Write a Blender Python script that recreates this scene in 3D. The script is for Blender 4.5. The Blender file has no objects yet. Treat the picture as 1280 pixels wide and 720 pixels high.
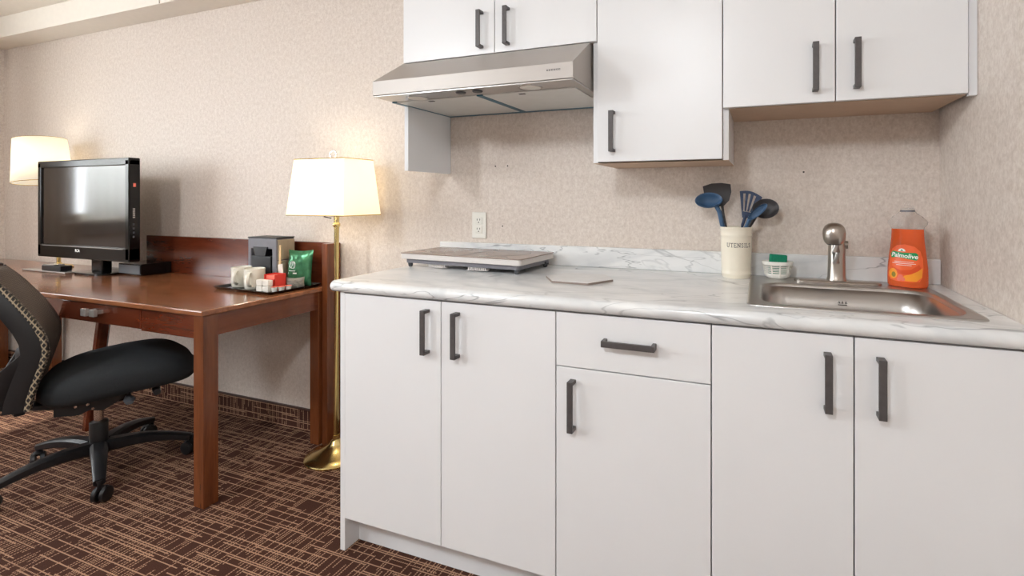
import bpy, bmesh, math, random
from mathutils import Vector, Matrix
random.seed(7)
PI = math.pi
S = bpy.context.scene
C = S.collection

# ------------------------------------------------------------------ camera
F_PX, TH, CXP, CYP, CAM_H = 612.14, .3509, 727.5, 247.7, 1.193
cd = bpy.data.cameras.new('camera'); cam = bpy.data.objects.new('camera', cd); C.objects.link(cam)
cam.location = (0, 0, CAM_H); cam.rotation_euler = (PI/2, 0, TH)
cd.sensor_width = 36; cd.lens = F_PX/1280*36
cd.shift_x = -(CXP-640)/1280; cd.shift_y = -(360-CYP)/1280
cd.clip_start = .02
S.camera = cam
# ------------------------------------------------------------------ exposure
S.view_settings.view_transform = 'Standard'; S.view_settings.look = 'None'
S.view_settings.gamma = 1; S.view_settings.use_curve_mapping = False
S.view_settings.exposure = -0.27
# ------------------------------------------------------------------ sky outside the window
W = bpy.data.worlds.new('sky'); S.world = W; W.use_nodes = True
wn = W.node_tree.nodes; wl = W.node_tree.links
bg = wn['Background']; bg.inputs[0].default_value = (.86, .93, 1, 1); bg.inputs[1].default_value = 7.0
# ------------------------------------------------------------------ sun through the left window
def light(name, kind, loc, energy, color=(1, 1, 1), **kw):
    d = bpy.data.lights.new(name, kind); d.energy = energy; d.color = color
    for k, v in kw.items(): setattr(d, k, v)
    o = bpy.data.objects.new(name, d); C.objects.link(o); o.location = loc
    return o
def aim(o, d): o.rotation_euler = Vector(d).to_track_quat('-Z', 'Y').to_euler()
sun = light('sun', 'SUN', (-6, 0, 3), 7, (1, .93, .82), angle=.012); aim(sun, (1.33, 1.1, -1.75))
WX, WY0, WY1, WZ0, WZ1 = -5.135, -1.6, 1.0, 1.02, 2.15     # window opening in the left wall
win_l = light('window_daylight', 'AREA', (WX-.16, (WY0+WY1)/2, (WZ0+WZ1)/2), 95, (.93, .97, 1), shape='RECTANGLE', size=WY1-WY0-.1, size_y=WZ1-WZ0-.1)
aim(win_l, (1, 0, 0))
CEIL = 2.40
CEIL_FILLS = [(-.55, -.75, 40), (-2.5, -.55, 42)]                 # x, y, watts of the two added ceiling fill lamps
YB, XR, XLW, YF = 1.887, .542, -5.135, -3.2

# ------------------------------------------------------------------ material helpers
def lin(c):
    r = []
    for v in c:
        v = v/255
        r.append(v/12.92 if v <= .04045 else ((v+.055)/1.055)**2.4)
    return (*r, 1)
class NT:
    def __init__(s, name):
        s.m = bpy.data.materials.new(name); s.m.use_nodes = True
        s.t = s.m.node_tree; s.b = s.t.nodes['Principled BSDF']; s.out = s.t.nodes['Material Output']
    def n(s, kind, **kw):
        nd = s.t.nodes.new(kind)
        for k, v in kw.items(): setattr(nd, k, v)
        return nd
    def link(s, a, b): s.t.links.new(a, b)
    def setin(s, nd, i, v):
        if hasattr(v, 'is_output') or isinstance(v, bpy.types.NodeSocket): s.link(v, nd.inputs[i])
        else: nd.inputs[i].default_value = v
    def math(s, op, a, b=0.0, c=0.0):
        nd = s.n('ShaderNodeMath', operation=op)
        s.setin(nd, 0, a); s.setin(nd, 1, b)
        if op in ('SMOOTH_MIN', 'MULTIPLY_ADD', 'WRAP', 'COMPARE'): s.setin(nd, 2, c)
        return nd.outputs[0]
    def coords(s):
        tc = s.n('ShaderNodeTexCoord'); return tc.outputs['Object']
    def mapping(s, v, scale=(1, 1, 1), loc=(0, 0, 0), rot=(0, 0, 0)):
        mp = s.n('ShaderNodeMapping'); s.link(v, mp.inputs[0])
        mp.inputs['Scale'].default_value = scale; mp.inputs['Location'].default_value = loc; mp.inputs['Rotation'].default_value = rot
        return mp.outputs[0]
    def sep(s, v):
        nd = s.n('ShaderNodeSeparateXYZ'); s.link(v, nd.inputs[0]); return nd.outputs
    def comb(s, x, y, z=0.0):
        nd = s.n('ShaderNodeCombineXYZ')
        for i, q in enumerate((x, y, z)): s.setin(nd, i, q)
        return nd.outputs[0]
    def noise(s, v, scale, detail=3, rough=.5, dist=0):
        nd = s.n('ShaderNodeTexNoise'); s.link(v, nd.inputs['Vector'])
        nd.inputs['Scale'].default_value = scale; nd.inputs['Detail'].default_value = detail
        nd.inputs['Roughness'].default_value = rough; nd.inputs['Distortion'].default_value = dist
        return nd.outputs[0]
    def white(s, v):
        nd = s.n('ShaderNodeTexWhiteNoise', noise_dimensions='3D'); s.link(v, nd.inputs['Vector']); return nd.outputs['Value']
    def ramp(s, f, stops):
        nd = s.n('ShaderNodeValToRGB'); s.setin(nd, 0, f)
        e = nd.color_ramp.elements
        while len(e) < len(stops): e.new(.5)
        for i, (p, c) in enumerate(stops): e[i].position = p; e[i].color = c
        return nd.outputs[0]
    def mix(s, f, a, b, mode='MIX'):
        nd = s.n('ShaderNodeMix', data_type='RGBA', blend_type=mode)
        s.setin(nd, 0, f); s.setin(nd, 6, a); s.setin(nd, 7, b)
        return nd.outputs[2]
    def col(s, v): s.setin(s.b, 'Base Color', v)
    def bump(s, h, strength, dist=.001):
        nd = s.n('ShaderNodeBump'); s.link(h, nd.inputs['Height'])
        nd.inputs['Strength'].default_value = strength; nd.inputs['Distance'].default_value = dist
        s.link(nd.outputs[0], s.b.inputs['Normal'])
def plain(name, c, rough=.5, metal=0, vary=.04, scale=30, coat=0, trans=0, ior=1.45, spec=.5, bump=0, **kw):
    t = NT(name)
    f = t.noise(t.coords(), scale, 3)
    c = lin(c)
    lo = tuple(x*(1-vary) for x in c[:3])+(1,); hi = tuple(min(1, x*(1+vary)) for x in c[:3])+(1,)
    t.col(t.ramp(f, [(.3, lo), (.7, hi)]))
    t.b.inputs['Roughness'].default_value = rough; t.b.inputs['Metallic'].default_value = metal
    t.b.inputs['Coat Weight'].default_value = coat; t.b.inputs['Transmission Weight'].default_value = trans
    t.b.inputs['IOR'].default_value = ior; t.b.inputs['Specular IOR Level'].default_value = spec
    if bump: t.bump(f, bump)
    return t.m

def wallpaper(name, axis):
    t = NT(name); co = t.coords()
    sc = (1, 1, .8)
    a = t.noise(t.mapping(co, sc), 62, 3, .65)
    b = t.noise(t.mapping(co, (1, 1, .75), (3, 7, 2)), 150, 2, .6)
    big = t.noise(co, 1.3, 2)
    f = t.math('ADD', t.math('MULTIPLY', a, .55), t.math('MULTIPLY', b, .45))
    c = t.ramp(f, [(.37, lin((198, 185, 174))), (.50, lin((215, 203, 193))), (.63, lin((229, 220, 211)))])
    c = t.mix(.3, c, t.ramp(big, [(.3, lin((209, 196, 185))), (.7, lin((219, 208, 198)))]))
    t.col(c); t.b.inputs['Roughness'].default_value = .55
    t.b.inputs['Specular IOR Level'].default_value = .35
    t.bump(f, .25, .0015)
    return t.m
def carpet(name, plane):
    t = NT(name); o = t.sep(t.coords())
    U, V = (o[0], o[1]) if plane == 'xy' else (o[0], o[2]) if plane == 'xz' else (o[1], o[2])
    def layer(u, v, cv, seg, th, thr, seed, off, dot=None):
        q = t.math('DIVIDE', t.math('ADD', v, off), cv)
        row = t.math('FLOOR', q); fr = t.math('FRACT', q)
        ln = t.math('LESS_THAN', fr, th/cv)
        r1 = t.white(t.comb(row, seed, 1.3))
        cell = t.math('FLOOR', t.math('ADD', t.math('DIVIDE', u, seg), t.math('MULTIPLY', r1, 9.7)))
        pr = t.math('GREATER_THAN', t.white(t.comb(cell, row, seed+.37)), thr)
        res = t.math('MULTIPLY', ln, pr)
        if dot:
            res = t.math('MULTIPLY', res, t.math('LESS_THAN', t.math('FRACT', t.math('DIVIDE', u, dot)), .74))
        return res
    L = [layer(U, V, .0315, .15, .0040, .24, 3.1, 0), layer(U, V, .0315, .11, .0036, .66, 8.6, .0075),
         layer(U, V, .063, .19, .0036, .62, 5.2, .021, .008),
         layer(V, U, .030, .095, .0044, .26, 11.7, 0, .0075), layer(V, U, .030, .065, .0040, .58, 17.3, .012, .0075),
         layer(V, U, .060, .05, .0040, .72, 23.9, .021, .0075)]
    m = L[0]
    for x in L[1:]: m = t.math('MAXIMUM', m, x)
    fib = t.noise(t.coords(), 420, 2, .7)
    big = t.noise(t.coords(), 2.2, 2)
    base = t.ramp(fib, [(.3, lin((42, 24, 19))), (.7, lin((80, 52, 43)))])
    ln = t.ramp(fib, [(.3, lin((142, 106, 84))), (.7, lin((194, 158, 130)))])
    c = t.mix(m, base, ln)
    c = t.mix(t.math('MULTIPLY', big, .12), c, lin((120, 78, 62)))
    t.col(c); t.b.inputs['Roughness'].default_value = .95; t.b.inputs['Specular IOR Level'].default_value = .1
    t.bump(t.math('ADD', t.math('MULTIPLY', m, .4), fib), .6, .003)
    return t.m
def marble():
    t = NT('marble laminate'); co = t.coords()
    warp = t.noise(co, 2.2, 5, .6)
    def vein(scale, loc, rot, w, stretch):
        v = t.mapping(co, stretch, loc, rot)
        n_ = t.noise(v, scale, 4, .55, .9)
        d = t.math('ABSOLUTE', t.math('SUBTRACT', n_, .5))
        return t.math('SUBTRACT', 1.0, t.math('MINIMUM', t.math('DIVIDE', d, w), 1.0))
    v1 = vein(1.6, (3.3, 1.2, 0), (0, 0, .55), .009, (.9, 1.6, 3.2))
    v2 = vein(2.3, (7.3, 4.2, 1), (.3, .2, -.5), .012, (.7, 1.6, 1.3))
    mask = t.ramp(t.noise(co, 3.1, 3), [(.47, (0, 0, 0, 1)), (.66, (1, 1, 1, 1))])
    cl = t.ramp(t.noise(t.mapping(co, (.8, 1.6, 1.3), (1, 2, 3), (0, 0, .5)), 4.2, 5, .6, .6), [(.38, lin((240, 240, 239))), (.56, lin((230, 231, 231))), (.72, lin((208, 211, 213)))])
    mask1 = t.ramp(t.noise(t.mapping(co, (1, 1, 1), (5, 1, 9)), 1.9, 2), [(.36, (.3, .3, .3, 1)), (.54, (1, 1, 1, 1))])
    v3 = vein(1.3, (1.3, 9.2, 0), (0, 0, .6), .055, (.8, 1.7, 2.2))
    cl = t.mix(t.math('MULTIPLY', v3, .30), cl, lin((176, 180, 184)))
    c = t.mix(t.math('MULTIPLY', t.math('MULTIPLY', v1, mask1), .62), cl, lin((112, 116, 120)))
    c = t.mix(t.math('MULTIPLY', t.math('MULTIPLY', v2, mask), .5), c, lin((128, 131, 134)))
    t.col(c); t.b.inputs['Roughness'].default_value = .22
    return t.m
def wood(name, dark, light_, rough, stretch, coat=.4):
    t = NT(name); co = t.coords()
    a = t.noise(t.mapping(co, stretch), 14, 5, .6, .6)
    b = t.noise(t.mapping(co, tuple(x*3 for x in stretch)), 40, 2)
    f = t.math('ADD', t.math('MULTIPLY', a, .8), t.math('MULTIPLY', b, .2))
    t.col(t.ramp(f, [(.3, lin(dark)), (.7, lin(light_))]))
    t.b.inputs['Roughness'].default_value = rough; t.b.inputs['Coat Weight'].default_value = coat
    t.b.inputs['Coat Roughness'].default_value = .12
    return t.m
def brushed(name, c, rough, stretch, amt=.06, metal=1):
    t = NT(name)
    f = t.noise(t.mapping(t.coords(), stretch), 60, 3, .6)
    c = lin(c)
    t.col(t.ramp(f, [(.3, tuple(x*(1-amt) for x in c[:3])+(1,)), (.7, tuple(min(1, x*(1+amt)) for x in c[:3])+(1,))]))
    t.b.inputs['Metallic'].default_value = metal
    t.setin(t.b, 'Roughness', t.math('ADD', t.math('MULTIPLY', f, .06), rough-.03))
    return t.m
def shade_mat(name, c, tr, em=0):
    t = NT(name); nd = t.t.nodes
    f = t.noise(t.mapping(t.coords(), (1, 1, .4)), 300, 2)
    col = t.ramp(f, [(.3, tuple(x*.95 for x in lin(c)[:3])+(1,)), (.7, lin(c))])
    d = t.n('ShaderNodeBsdfDiffuse'); tl = t.n('ShaderNodeBsdfTranslucent'); mx = t.n('ShaderNodeMixShader')
    t.link(col, d.inputs[0]); t.link(col, tl.inputs[0]); mx.inputs[0].default_value = tr
    t.link(d.outputs[0], mx.inputs[1]); t.link(tl.outputs[0], mx.inputs[2])
    if em:
        e = t.n('ShaderNodeEmission'); e.inputs[0].default_value = lin((255, 244, 222)); e.inputs[1].default_value = em
        a = t.n('ShaderNodeAddShader'); t.link(mx.outputs[0], a.inputs[0]); t.link(e.outputs[0], a.inputs[1]); t.link(a.outputs[0], t.out.inputs[0])
    else: t.link(mx.outputs[0], t.out.inputs[0])
    return t.m
def emit(name, c, s):
    t = NT(name); t.col(lin(c)); t.b.inputs['Emission Color'].default_value = lin(c); t.b.inputs['Emission Strength'].default_value = s
    return t.m
def mesh_fabric():
    t = NT('chair mesh fabric'); o = t.sep(t.coords())
    s_ = .009
    w = t.math('MULTIPLY', o[1], 1.0)
    a = t.math('FRACT', t.math('DIVIDE', t.math('ADD', w, t.math('MULTIPLY', o[2], .7)), s_))
    b = t.math('FRACT', t.math('DIVIDE', t.math('SUBTRACT', w, t.math('MULTIPLY', o[2], .7)), s_))
    m = t.math('MAXIMUM', t.math('LESS_THAN', a, .3), t.math('LESS_THAN', b, .3))
    t.col(t.mix(m, lin((58, 52, 48)), lin((134, 122, 110)))); t.b.inputs['Roughness'].default_value = .8
    return t.m
def edge_mesh():
    t = NT('chair mesh edge weave'); o = t.sep(t.coords())
    s_ = .016
    a = t.math('FRACT', t.math('DIVIDE', t.math('ADD', o[0], t.math('MULTIPLY', o[2], .6)), s_))
    b = t.math('FRACT', t.math('DIVIDE', t.math('SUBTRACT', o[0], t.math('MULTIPLY', o[2], .6)), s_))
    m = t.math('MAXIMUM', t.math('LESS_THAN', a, .3), t.math('LESS_THAN', b, .3))
    t.col(t.mix(m, lin((26, 24, 24)), lin((160, 144, 120)))); t.b.inputs['Roughness'].default_value = .7
    return t.m

M = {}
M['wall'] = wallpaper('beige wallpaper', 'x')
M['paint'] = plain('painted plaster', (238, 231, 220), .7, vary=.015)
M['carpet'] = carpet('plaid carpet', 'xy'); M['carpet_xz'] = carpet('plaid carpet base', 'xz'); M['carpet_yz'] = carpet('plaid carpet base side', 'yz')
M['cap'] = plain('dark base cap', (66, 44, 38), .5)
M['white'] = plain('white laminate', (233, 233, 234), .32, vary=.008, scale=4)
M['whiteside'] = plain('white melamine', (228, 229, 231), .45, vary=.01, scale=4)
M['carcass'] = plain('beige raw cabinet board', (196, 168, 144), .6, vary=.03)
M['marble'] = marble()
M['black_handle'] = plain('brushed black metal', (88, 84, 84), .42, .3, vary=.1, scale=80)
M['steel'] = brushed('brushed steel', (190, 188, 186), .3, (.05, 1, 1), .03)
M['steel_hood'] = brushed('brushed steel hood', (178, 171, 165), .46, (.02, .3, .6), .015, .5)
M['filter'] = brushed('aluminium filter', (222, 223, 220), .42, (.3, .3, .3), .03, .25)
M['film'] = plain('blue protective film', (46, 104, 126), .35)
M['nickel'] = brushed('brushed nickel', (184, 176, 168), .3, (1, 1, .1))
M['brass'] = plain('polished brass', (232, 208, 142), .2, 1, vary=.03)
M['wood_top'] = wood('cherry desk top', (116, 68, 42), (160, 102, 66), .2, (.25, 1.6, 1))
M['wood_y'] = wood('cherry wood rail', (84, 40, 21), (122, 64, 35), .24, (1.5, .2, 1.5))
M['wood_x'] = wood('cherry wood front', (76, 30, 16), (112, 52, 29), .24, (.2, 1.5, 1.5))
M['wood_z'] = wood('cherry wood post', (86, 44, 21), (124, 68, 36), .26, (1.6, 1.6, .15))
M['black_gloss'] = plain('glossy black plastic', (9, 8, 9), .16, spec=.4)
M['black'] = plain('black plastic', (24, 23, 25), .42)
M['greyplastic'] = plain('grey plastic', (116, 114, 120), .4)
M['darkgrey'] = plain('dark grey plastic', (74, 76, 80), .42)
M['screen'] = plain('tv screen', (40, 33, 30), .10, spec=1)
M['silver'] = plain('silver plastic', (190, 186, 182), .25, .6)
M['fabric'] = plain('black seat fabric', (34, 37, 40), .85, vary=.25, scale=500, bump=.3)
M['chrome'] = plain('chrome', (220, 220, 222), .12, 1)
M['mesh'] = mesh_fabric(); M['edge'] = edge_mesh()
M['shade'] = shade_mat('cream lamp shade', (252, 248, 238), .62, .27)
M['ring'] = plain('printed hob marking', (128, 112, 104), .25)
M['casing'] = plain('pale grey plastic', (212, 206, 202), .4, vary=.01)
M['cream'] = plain('cream glaze', (236, 228, 210), .25, vary=.02, coat=.3)
M['ink'] = plain('dark grey lettering', (52, 52, 56), .6)
M['navy'] = plain('blue silicone', (62, 92, 124), .4)
M['navydark'] = plain('dark blue nylon', (48, 62, 90), .45)
M['charcoal'] = plain('charcoal nylon', (60, 58, 60), .45)
M['plasticwhite'] = plain('white plastic', (234, 232, 224), .35, vary=.01)
M['green'] = plain('green scouring sponge', (14, 128, 96), .8, vary=.1, scale=200)
M['orange_liquid'] = plain('orange dish soap', (255, 114, 60), .07, trans=.38, ior=1.33, vary=.02)
M['clear'] = plain('clear plastic', (250, 250, 250), .10, trans=.95, ior=1.06, vary=0)
M['label_orange'] = plain('orange label', (244, 104, 52), .35)
M['label_deep'] = plain('deep orange label print', (232, 84, 36), .35)
M['fruit'] = plain('orange fruit print', (250, 158, 48), .35)
M['fruitdark'] = plain('fruit core print', (150, 130, 40), .4)
M['pink'] = plain('pink flower print', (240, 120, 100), .4)
M['labelgreen'] = plain('green banner print', (20, 146, 84), .35)
M['labelwhite'] = plain('white print', (244, 244, 240), .4)
M['packet'] = plain('green foil packet', (66, 124, 88), .26, .45, vary=.25, scale=40, bump=.3)
M['paper'] = plain('white paper', (228, 222, 212), .7)
M['red'] = plain('red card', (214, 62, 52), .4)
M['stick'] = plain('pale wood stick', (206, 172, 124), .6)
M['pouch'] = plain('grey translucent pouch', (150, 146, 136), .3, trans=.3)
M['machine_side'] = brushed('brushed champagne metal', (176, 164, 144), .38, (1, 1, .1), .05, .35)
M['glass_top'] = plain('hob glass with wall reflection', (150, 132, 122), .22)  # pale brown of the reflected wall is put into the glass colour
M['mug'] = plain('white china mug', (226, 222, 208), .22, coat=.3, vary=.01)
M['trivet'] = plain('beige tile edge', (140, 126, 118), .6)
M['trivet_top'] = plain('pale tile top', (222, 220, 218), .25)
M['hole'] = plain('nail hole', (50, 40, 34), .9)
M['curtain'] = plain('beige curtain', (190, 176, 158), .85)
M['sheer'] = shade_mat('sheer curtain', (248, 248, 246), .8)
t_ = NT('window glass'); a_ = t_.n('ShaderNodeBsdfTransparent'); g_ = t_.n('ShaderNodeBsdfGlossy'); g_.inputs['Roughness'].default_value = .02
m_ = t_.n('ShaderNodeMixShader'); m_.inputs[0].default_value = .07; t_.link(a_.outputs[0], m_.inputs[1]); t_.link(g_.outputs[0], m_.inputs[2]); t_.link(m_.outputs[0], t_.out.inputs[0])
M['glass'] = t_.m
M['bulb'] = emit('lamp bulb', (255, 236, 200), 12)
M['diffuser'] = emit('ceiling fill lamp diffuser', (255, 246, 234), 3)
M['drain'] = plain('dark drain', (70, 68, 66), .3, 1)

# ------------------------------------------------------------------ mesh helpers
class MB:
    def __init__(s): s.bm = bmesh.new()
    def box(s, x0, x1, y0, y1, z0, z1, bev=0, seg=2):
        t = bmesh.new(); bmesh.ops.create_cube(t, size=1)
        for v in t.verts: v.co = Vector(((x0+x1)/2+v.co.x*(x1-x0), (y0+y1)/2+v.co.y*(y1-y0), (z0+z1)/2+v.co.z*(z1-z0)))
        if bev: bmesh.ops.bevel(t, geom=t.edges[:], offset=bev, segments=seg, profile=.5, affect='EDGES')
        return s.add(t)
    def add(s, t, mat=None):
        if mat: bmesh.ops.transform(t, matrix=mat, verts=t.verts)
        me = bpy.data.meshes.new('tmp'); t.to_mesh(me); t.free(); s.bm.from_mesh(me); bpy.data.meshes.remove(me); return s
    def loops(s, loops, cap0=True, cap1=True, closed=True):
        L = [[s.bm.verts.new(p) for p in l] for l in loops]
        n = len(L[0])
        for a, b in zip(L, L[1:]):
            for i in range(n if closed else n-1):
                j = (i+1) % n
                try: s.bm.faces.new((a[i], a[j], b[j], b[i]))
                except ValueError: pass
        if cap0 and closed: s.bm.faces.new(L[0][::-1])
        if cap1 and closed: s.bm.faces.new(L[-1])
        return s
    def lathe(s, prof, c=(0, 0, 0), seg=32, sx=1, sy=1, caps=True):
        ls = [[(c[0]+r*sx*math.cos(2*PI*i/seg), c[1]+r*sy*math.sin(2*PI*i/seg), c[2]+z) for i in range(seg)] for r, z in prof]
        return s.loops(ls, caps, caps)
    def cyl(s, p0, p1, r0, r1=None, seg=20):
        return s.tube([p0, p1], [r0, r1 if r1 is not None else r0], seg)
    def tube(s, pts, r, seg=12, flat=1.0, up=None):
        pts = [Vector(p) for p in pts]
        if not hasattr(r, '__len__'): r = [r]*len(pts)
        ls = []; side = None
        for i, p in enumerate(pts):
            d = (pts[min(i+1, len(pts)-1)]-pts[max(i-1, 0)]).normalized()
            u = Vector(up) if up else Vector((0, 0, 1))
            if abs(d.dot(u)) > .98: u = Vector((0, 1, 0)) if not side else side
            a = d.cross(u).normalized()
            if side and a.dot(side) < 0 and not up: a = -a
            side = a
            b = a.cross(d).normalized()
            ls.append([p+(a*math.cos(2*PI*k/seg)+b*flat*math.sin(2*PI*k/seg))*r[i] for k in range(seg)])
        return s.loops(ls)
    def bar(s, pts, w, h, up=(0, 0, 1)):
        pts = [Vector(p) for p in pts]
        if not hasattr(w, '__len__'): w = [w]*len(pts)
        if not hasattr(h, '__len__'): h = [h]*len(pts)
        ls = []
        for i, p in enumerate(pts):
            d = (pts[min(i+1, len(pts)-1)]-pts[max(i-1, 0)]).normalized()
            a = d.cross(Vector(up)).normalized(); b = a.cross(d).normalized()
            x, y = a*w[i]/2, b*h[i]/2; k = .6
            ls.append([p+x*k-y, p+x-y*k, p+x+y*k, p+x*k+y, p-x*k+y, p-x+y*k, p-x-y*k, p-x*k-y])
        return s.loops(ls)
    def prism(s, poly, f0, f1):       # poly 2-D, f0/f1 map a 2-D point to 3-D
        return s.loops([[f0(*p) for p in poly], [f1(*p) for p in poly]])
    def ball(s, c, r, seg=20, sx=1, sy=1, sz=1):
        t = bmesh.new(); bmesh.ops.create_uvsphere(t, u_segments=seg, v_segments=seg//2, radius=r)
        return s.add(t, Matrix.Translation(c) @ Matrix.Diagonal((sx, sy, sz, 1)))
def rrect(cx, cy, hx, hy, r, n=8):
    out = []
    for k, (sx, sy) in enumerate(((1, 1), (-1, 1), (-1, -1), (1, -1))):
        for i in range(n+1):
            a = k*PI/2+i/n*PI/2
            out.append((cx+sx*(hx-r)+r*math.cos(a), cy+sy*(hy-r)+r*math.sin(a)))
    return out
def worldpos(o):
    v = Vector((0, 0, 0))
    while o: v += o.location; o = o.parent
    return v
def obj(name, mb, mat, parent=None, smooth=False, local=False, bevel=0, solid=0, subsurf=0, angle=40):
    bm = mb.bm if isinstance(mb, MB) else mb
    bmesh.ops.recalc_face_normals(bm, faces=bm.faces[:])
    me = bpy.data.meshes.new(name); bm.to_mesh(me); bm.free()
    if parent and not local:
        me.transform(Matrix.Translation(-worldpos(parent)))
    me.materials.append(mat)
    o = bpy.data.objects.new(name, me); C.objects.link(o)
    if parent: o.parent = parent
    if smooth:
        me.polygons.foreach_set('use_smooth', [True]*len(me.polygons))
        me.set_sharp_from_angle(angle=math.radians(angle))
    if solid:
        m_ = o.modifiers.new('thickness', 'SOLIDIFY'); m_.thickness = solid; m_.offset = 0
    if bevel:
        m_ = o.modifiers.new('bevel', 'BEVEL'); m_.width = bevel; m_.segments = 2; m_.limit_method = 'ANGLE'; m_.angle_limit = .6
    if subsurf:
        m_ = o.modifiers.new('smooth', 'SUBSURF'); m_.levels = subsurf; m_.render_levels = subsurf
    return o
def setp(o, label, cat, group=None):
    o['label'] = label; o['category'] = cat
    if group: o['group'] = group
    return o
def thing(name, label, cat, loc, rz=0, group=None):
    o = bpy.data.objects.new(name, None); C.objects.link(o); o.location = loc; o.rotation_euler = (0, 0, rz)
    o.empty_display_size = .05
    return setp(o, label, cat, group)
def struct(name, mb, mat, parent=None, **kw):
    o = obj(name, mb, mat, parent, **kw)
    if not parent: o['kind'] = 'structure'
    return o
def origin_to(o, loc):                # put a one-mesh thing's origin at its base
    o.data.transform(Matrix.Translation(-Vector(loc))); o.location = loc; return o
def text_mesh(s, size, fn, mat, name, parent, thick=0, local=False, shear=0, bold=0):
    cu = bpy.data.curves.new('lettering', 'FONT'); cu.body = s; cu.size = size; cu.align_x = 'CENTER'; cu.align_y = 'CENTER'
    cu.shear = shear; cu.offset = bold; cu.resolution_u = 3
    to = bpy.data.objects.new('lettering', cu); C.objects.link(to)
    dg = bpy.context.evaluated_depsgraph_get(); me = bpy.data.meshes.new_from_object(to.evaluated_get(dg))
    bpy.data.objects.remove(to); bpy.data.curves.remove(cu)
    bm = bmesh.new(); bm.from_mesh(me); bpy.data.meshes.remove(me)
    bmesh.ops.triangulate(bm, faces=bm.faces[:])
    for v in bm.verts: v.co = Vector(fn(v.co.x, v.co.y))
    return obj(name, bm, mat, parent, local=local, solid=thick)
def ribbon(mb, pts, w, fn):           # flat stroke in (u,v) mapped by fn
    for (a, b) in zip(pts, pts[1:]):
        a = Vector(a); b = Vector(b); d = b-a
        L = d.length
        if L < 1e-9: continue
        d /= L; n_ = Vector((-d.y, d.x))*w/2; e = d*w*.3
        q = [a-e+n_, a-e-n_, b+e-n_, b+e+n_]
        mb.bm.faces.new([mb.bm.verts.new(fn(*p)) for p in q])

# ================================================================== THE ROOM
T = .1
struct('floor', MB().box(XLW-T, XR+T, YF-T, YB+T, -.08, 0), M['carpet'])
struct('ceiling', MB().box(XLW-T, XR+T, YF-T, YB+T, CEIL, CEIL+.1), M['paint'])
wb = struct('wall_back', MB().box(XLW-T, XR+T, YB, YB+T, 0, CEIL), M['wall'])
hm = [(621, -1.095, 1.333), (639, -1.035, 1.333), (628, -1.06, 1.071), (1015, .14, 1.285)]
for _, x, z in hm:
    obj('nail_hole', MB().cyl((x, YB-.0012, z), (x, YB+.004, z), .0032, seg=10), M['hole'], wb)
struct('wall_right', MB().box(XR, XR+T, YF-T, YB, 0, CEIL), M['wall'])
struct('wall_front', MB().box(XLW-T, XR+T, YF-T, YF, 0, CEIL), M['wall'])
b = MB(); y0, y1 = YF, YB
b.box(XLW-T, XLW, y0, WY0, 0, CEIL); b.box(XLW-T, XLW, WY1, y1, 0, CEIL)
b.box(XLW-T, XLW, WY0, WY1, 0, WZ0); b.box(XLW-T, XLW, WY0, WY1, WZ1, CEIL)
struct('wall_left', b, M['wall'])
w1 = MB()
for (a0, a1, c0, c1) in ((WY0, WY1, WZ0, WZ0+.05), (WY0, WY1, WZ1-.05, WZ1), (WY0, WY0+.05, WZ0, WZ1), (WY1-.05, WY1, WZ0, WZ1), ((WY0+WY1)/2-.03, (WY0+WY1)/2+.03, WZ0, WZ1)):
    w1.box(XLW-.09, XLW-.03, a0, a1, c0, c1, .003)
w1 = struct('window_1', w1, M['paint'])
obj('pane', MB().box(XLW-.066, XLW-.060, WY0+.04, WY1-.04, WZ0+.04, WZ1-.04), M['glass'], w1)
obj('window_sill', MB().box(XLW-.09, XLW+.10, WY0-.05, WY1+.05, WZ0-.03, WZ0, .004), M['paint'], w1)
# soffit along the back wall (boxed beam)
struct('trim_1', MB().box(XLW, XR-.001, 1.73, YB-.001, 2.262, CEIL-.001, .002), M['paint'])
struct('trim_2', MB().box(-3.107, -3.103, 1.726, 1.7305, 2.264, CEIL-.002), plain('soffit joint line', (196, 184, 170), .7))  # darker strip marks the seam in the soffit face
# carpet baseboards
def base(name, x0, x1, y0, y1, mat):
    o = struct(name, MB().box(x0, x1, y0, y1, 0, .10), mat)
    capn = MB().box(x0-(.002 if x1-x0 < .1 else 0), x1+(.002 if x1-x0 < .1 else 0), y0-(.002 if y1-y0 < .1 else 0), y1+(.002 if y1-y0 < .1 else 0), .10, .108, .001)
    obj('base_cap', capn, M['cap'], o)
base('baseboard_back', XLW+.012, -1.345, YB-.009, YB-.0003, M['carpet_xz'])
base('baseboard_left', XLW+.0003, XLW+.009, YF+.02, YB-.012, M['carpet_yz'])
base('baseboard_front', XLW+.012, XR-.012, YF+.0003, YF+.009, M['carpet_xz'])
base('baseboard_right', XR-.009, XR-.0003, YF+.02, 1.22, M['carpet_yz'])

# curtains and rail on the window wall (mirrored in the television)
cr = setp(origin_to(obj('curtain_rail', MB().box(XLW+.001, XLW+.05, WY0-.3, 1.80, 2.14, 2.259, .003), M['paint']), (XLW+.03, 0, 2.14)),
          'cream box valance high on the window wall beside the corner', 'curtain rail')
def curtain(name, ya, yb_, lab, mat, zb, amp=.022, wl_=.07):
    loop = []; n = int((yb_-ya)/wl_*10)
    for i in range(n+1):
        y = ya+(yb_-ya)*i/n; loop.append((XLW+.09+amp*math.sin(i/10*2*PI)+.006*math.sin(i*.37), y))
    mb = MB(); mb.loops([[(x, y, zb) for x, y in loop], [(x, y, 2.135) for x, y in loop]], closed=False)
    o = obj(name, mb, mat, smooth=True, solid=.002, angle=80)
    return setp(origin_to(o, (XLW+.09, (ya+yb_)/2, zb)), lab, 'curtain')
curtain('curtain', WY0-.25, WY0+.2, 'beige gathered curtain at the far end of the window', M['curtain'], .05)
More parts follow.
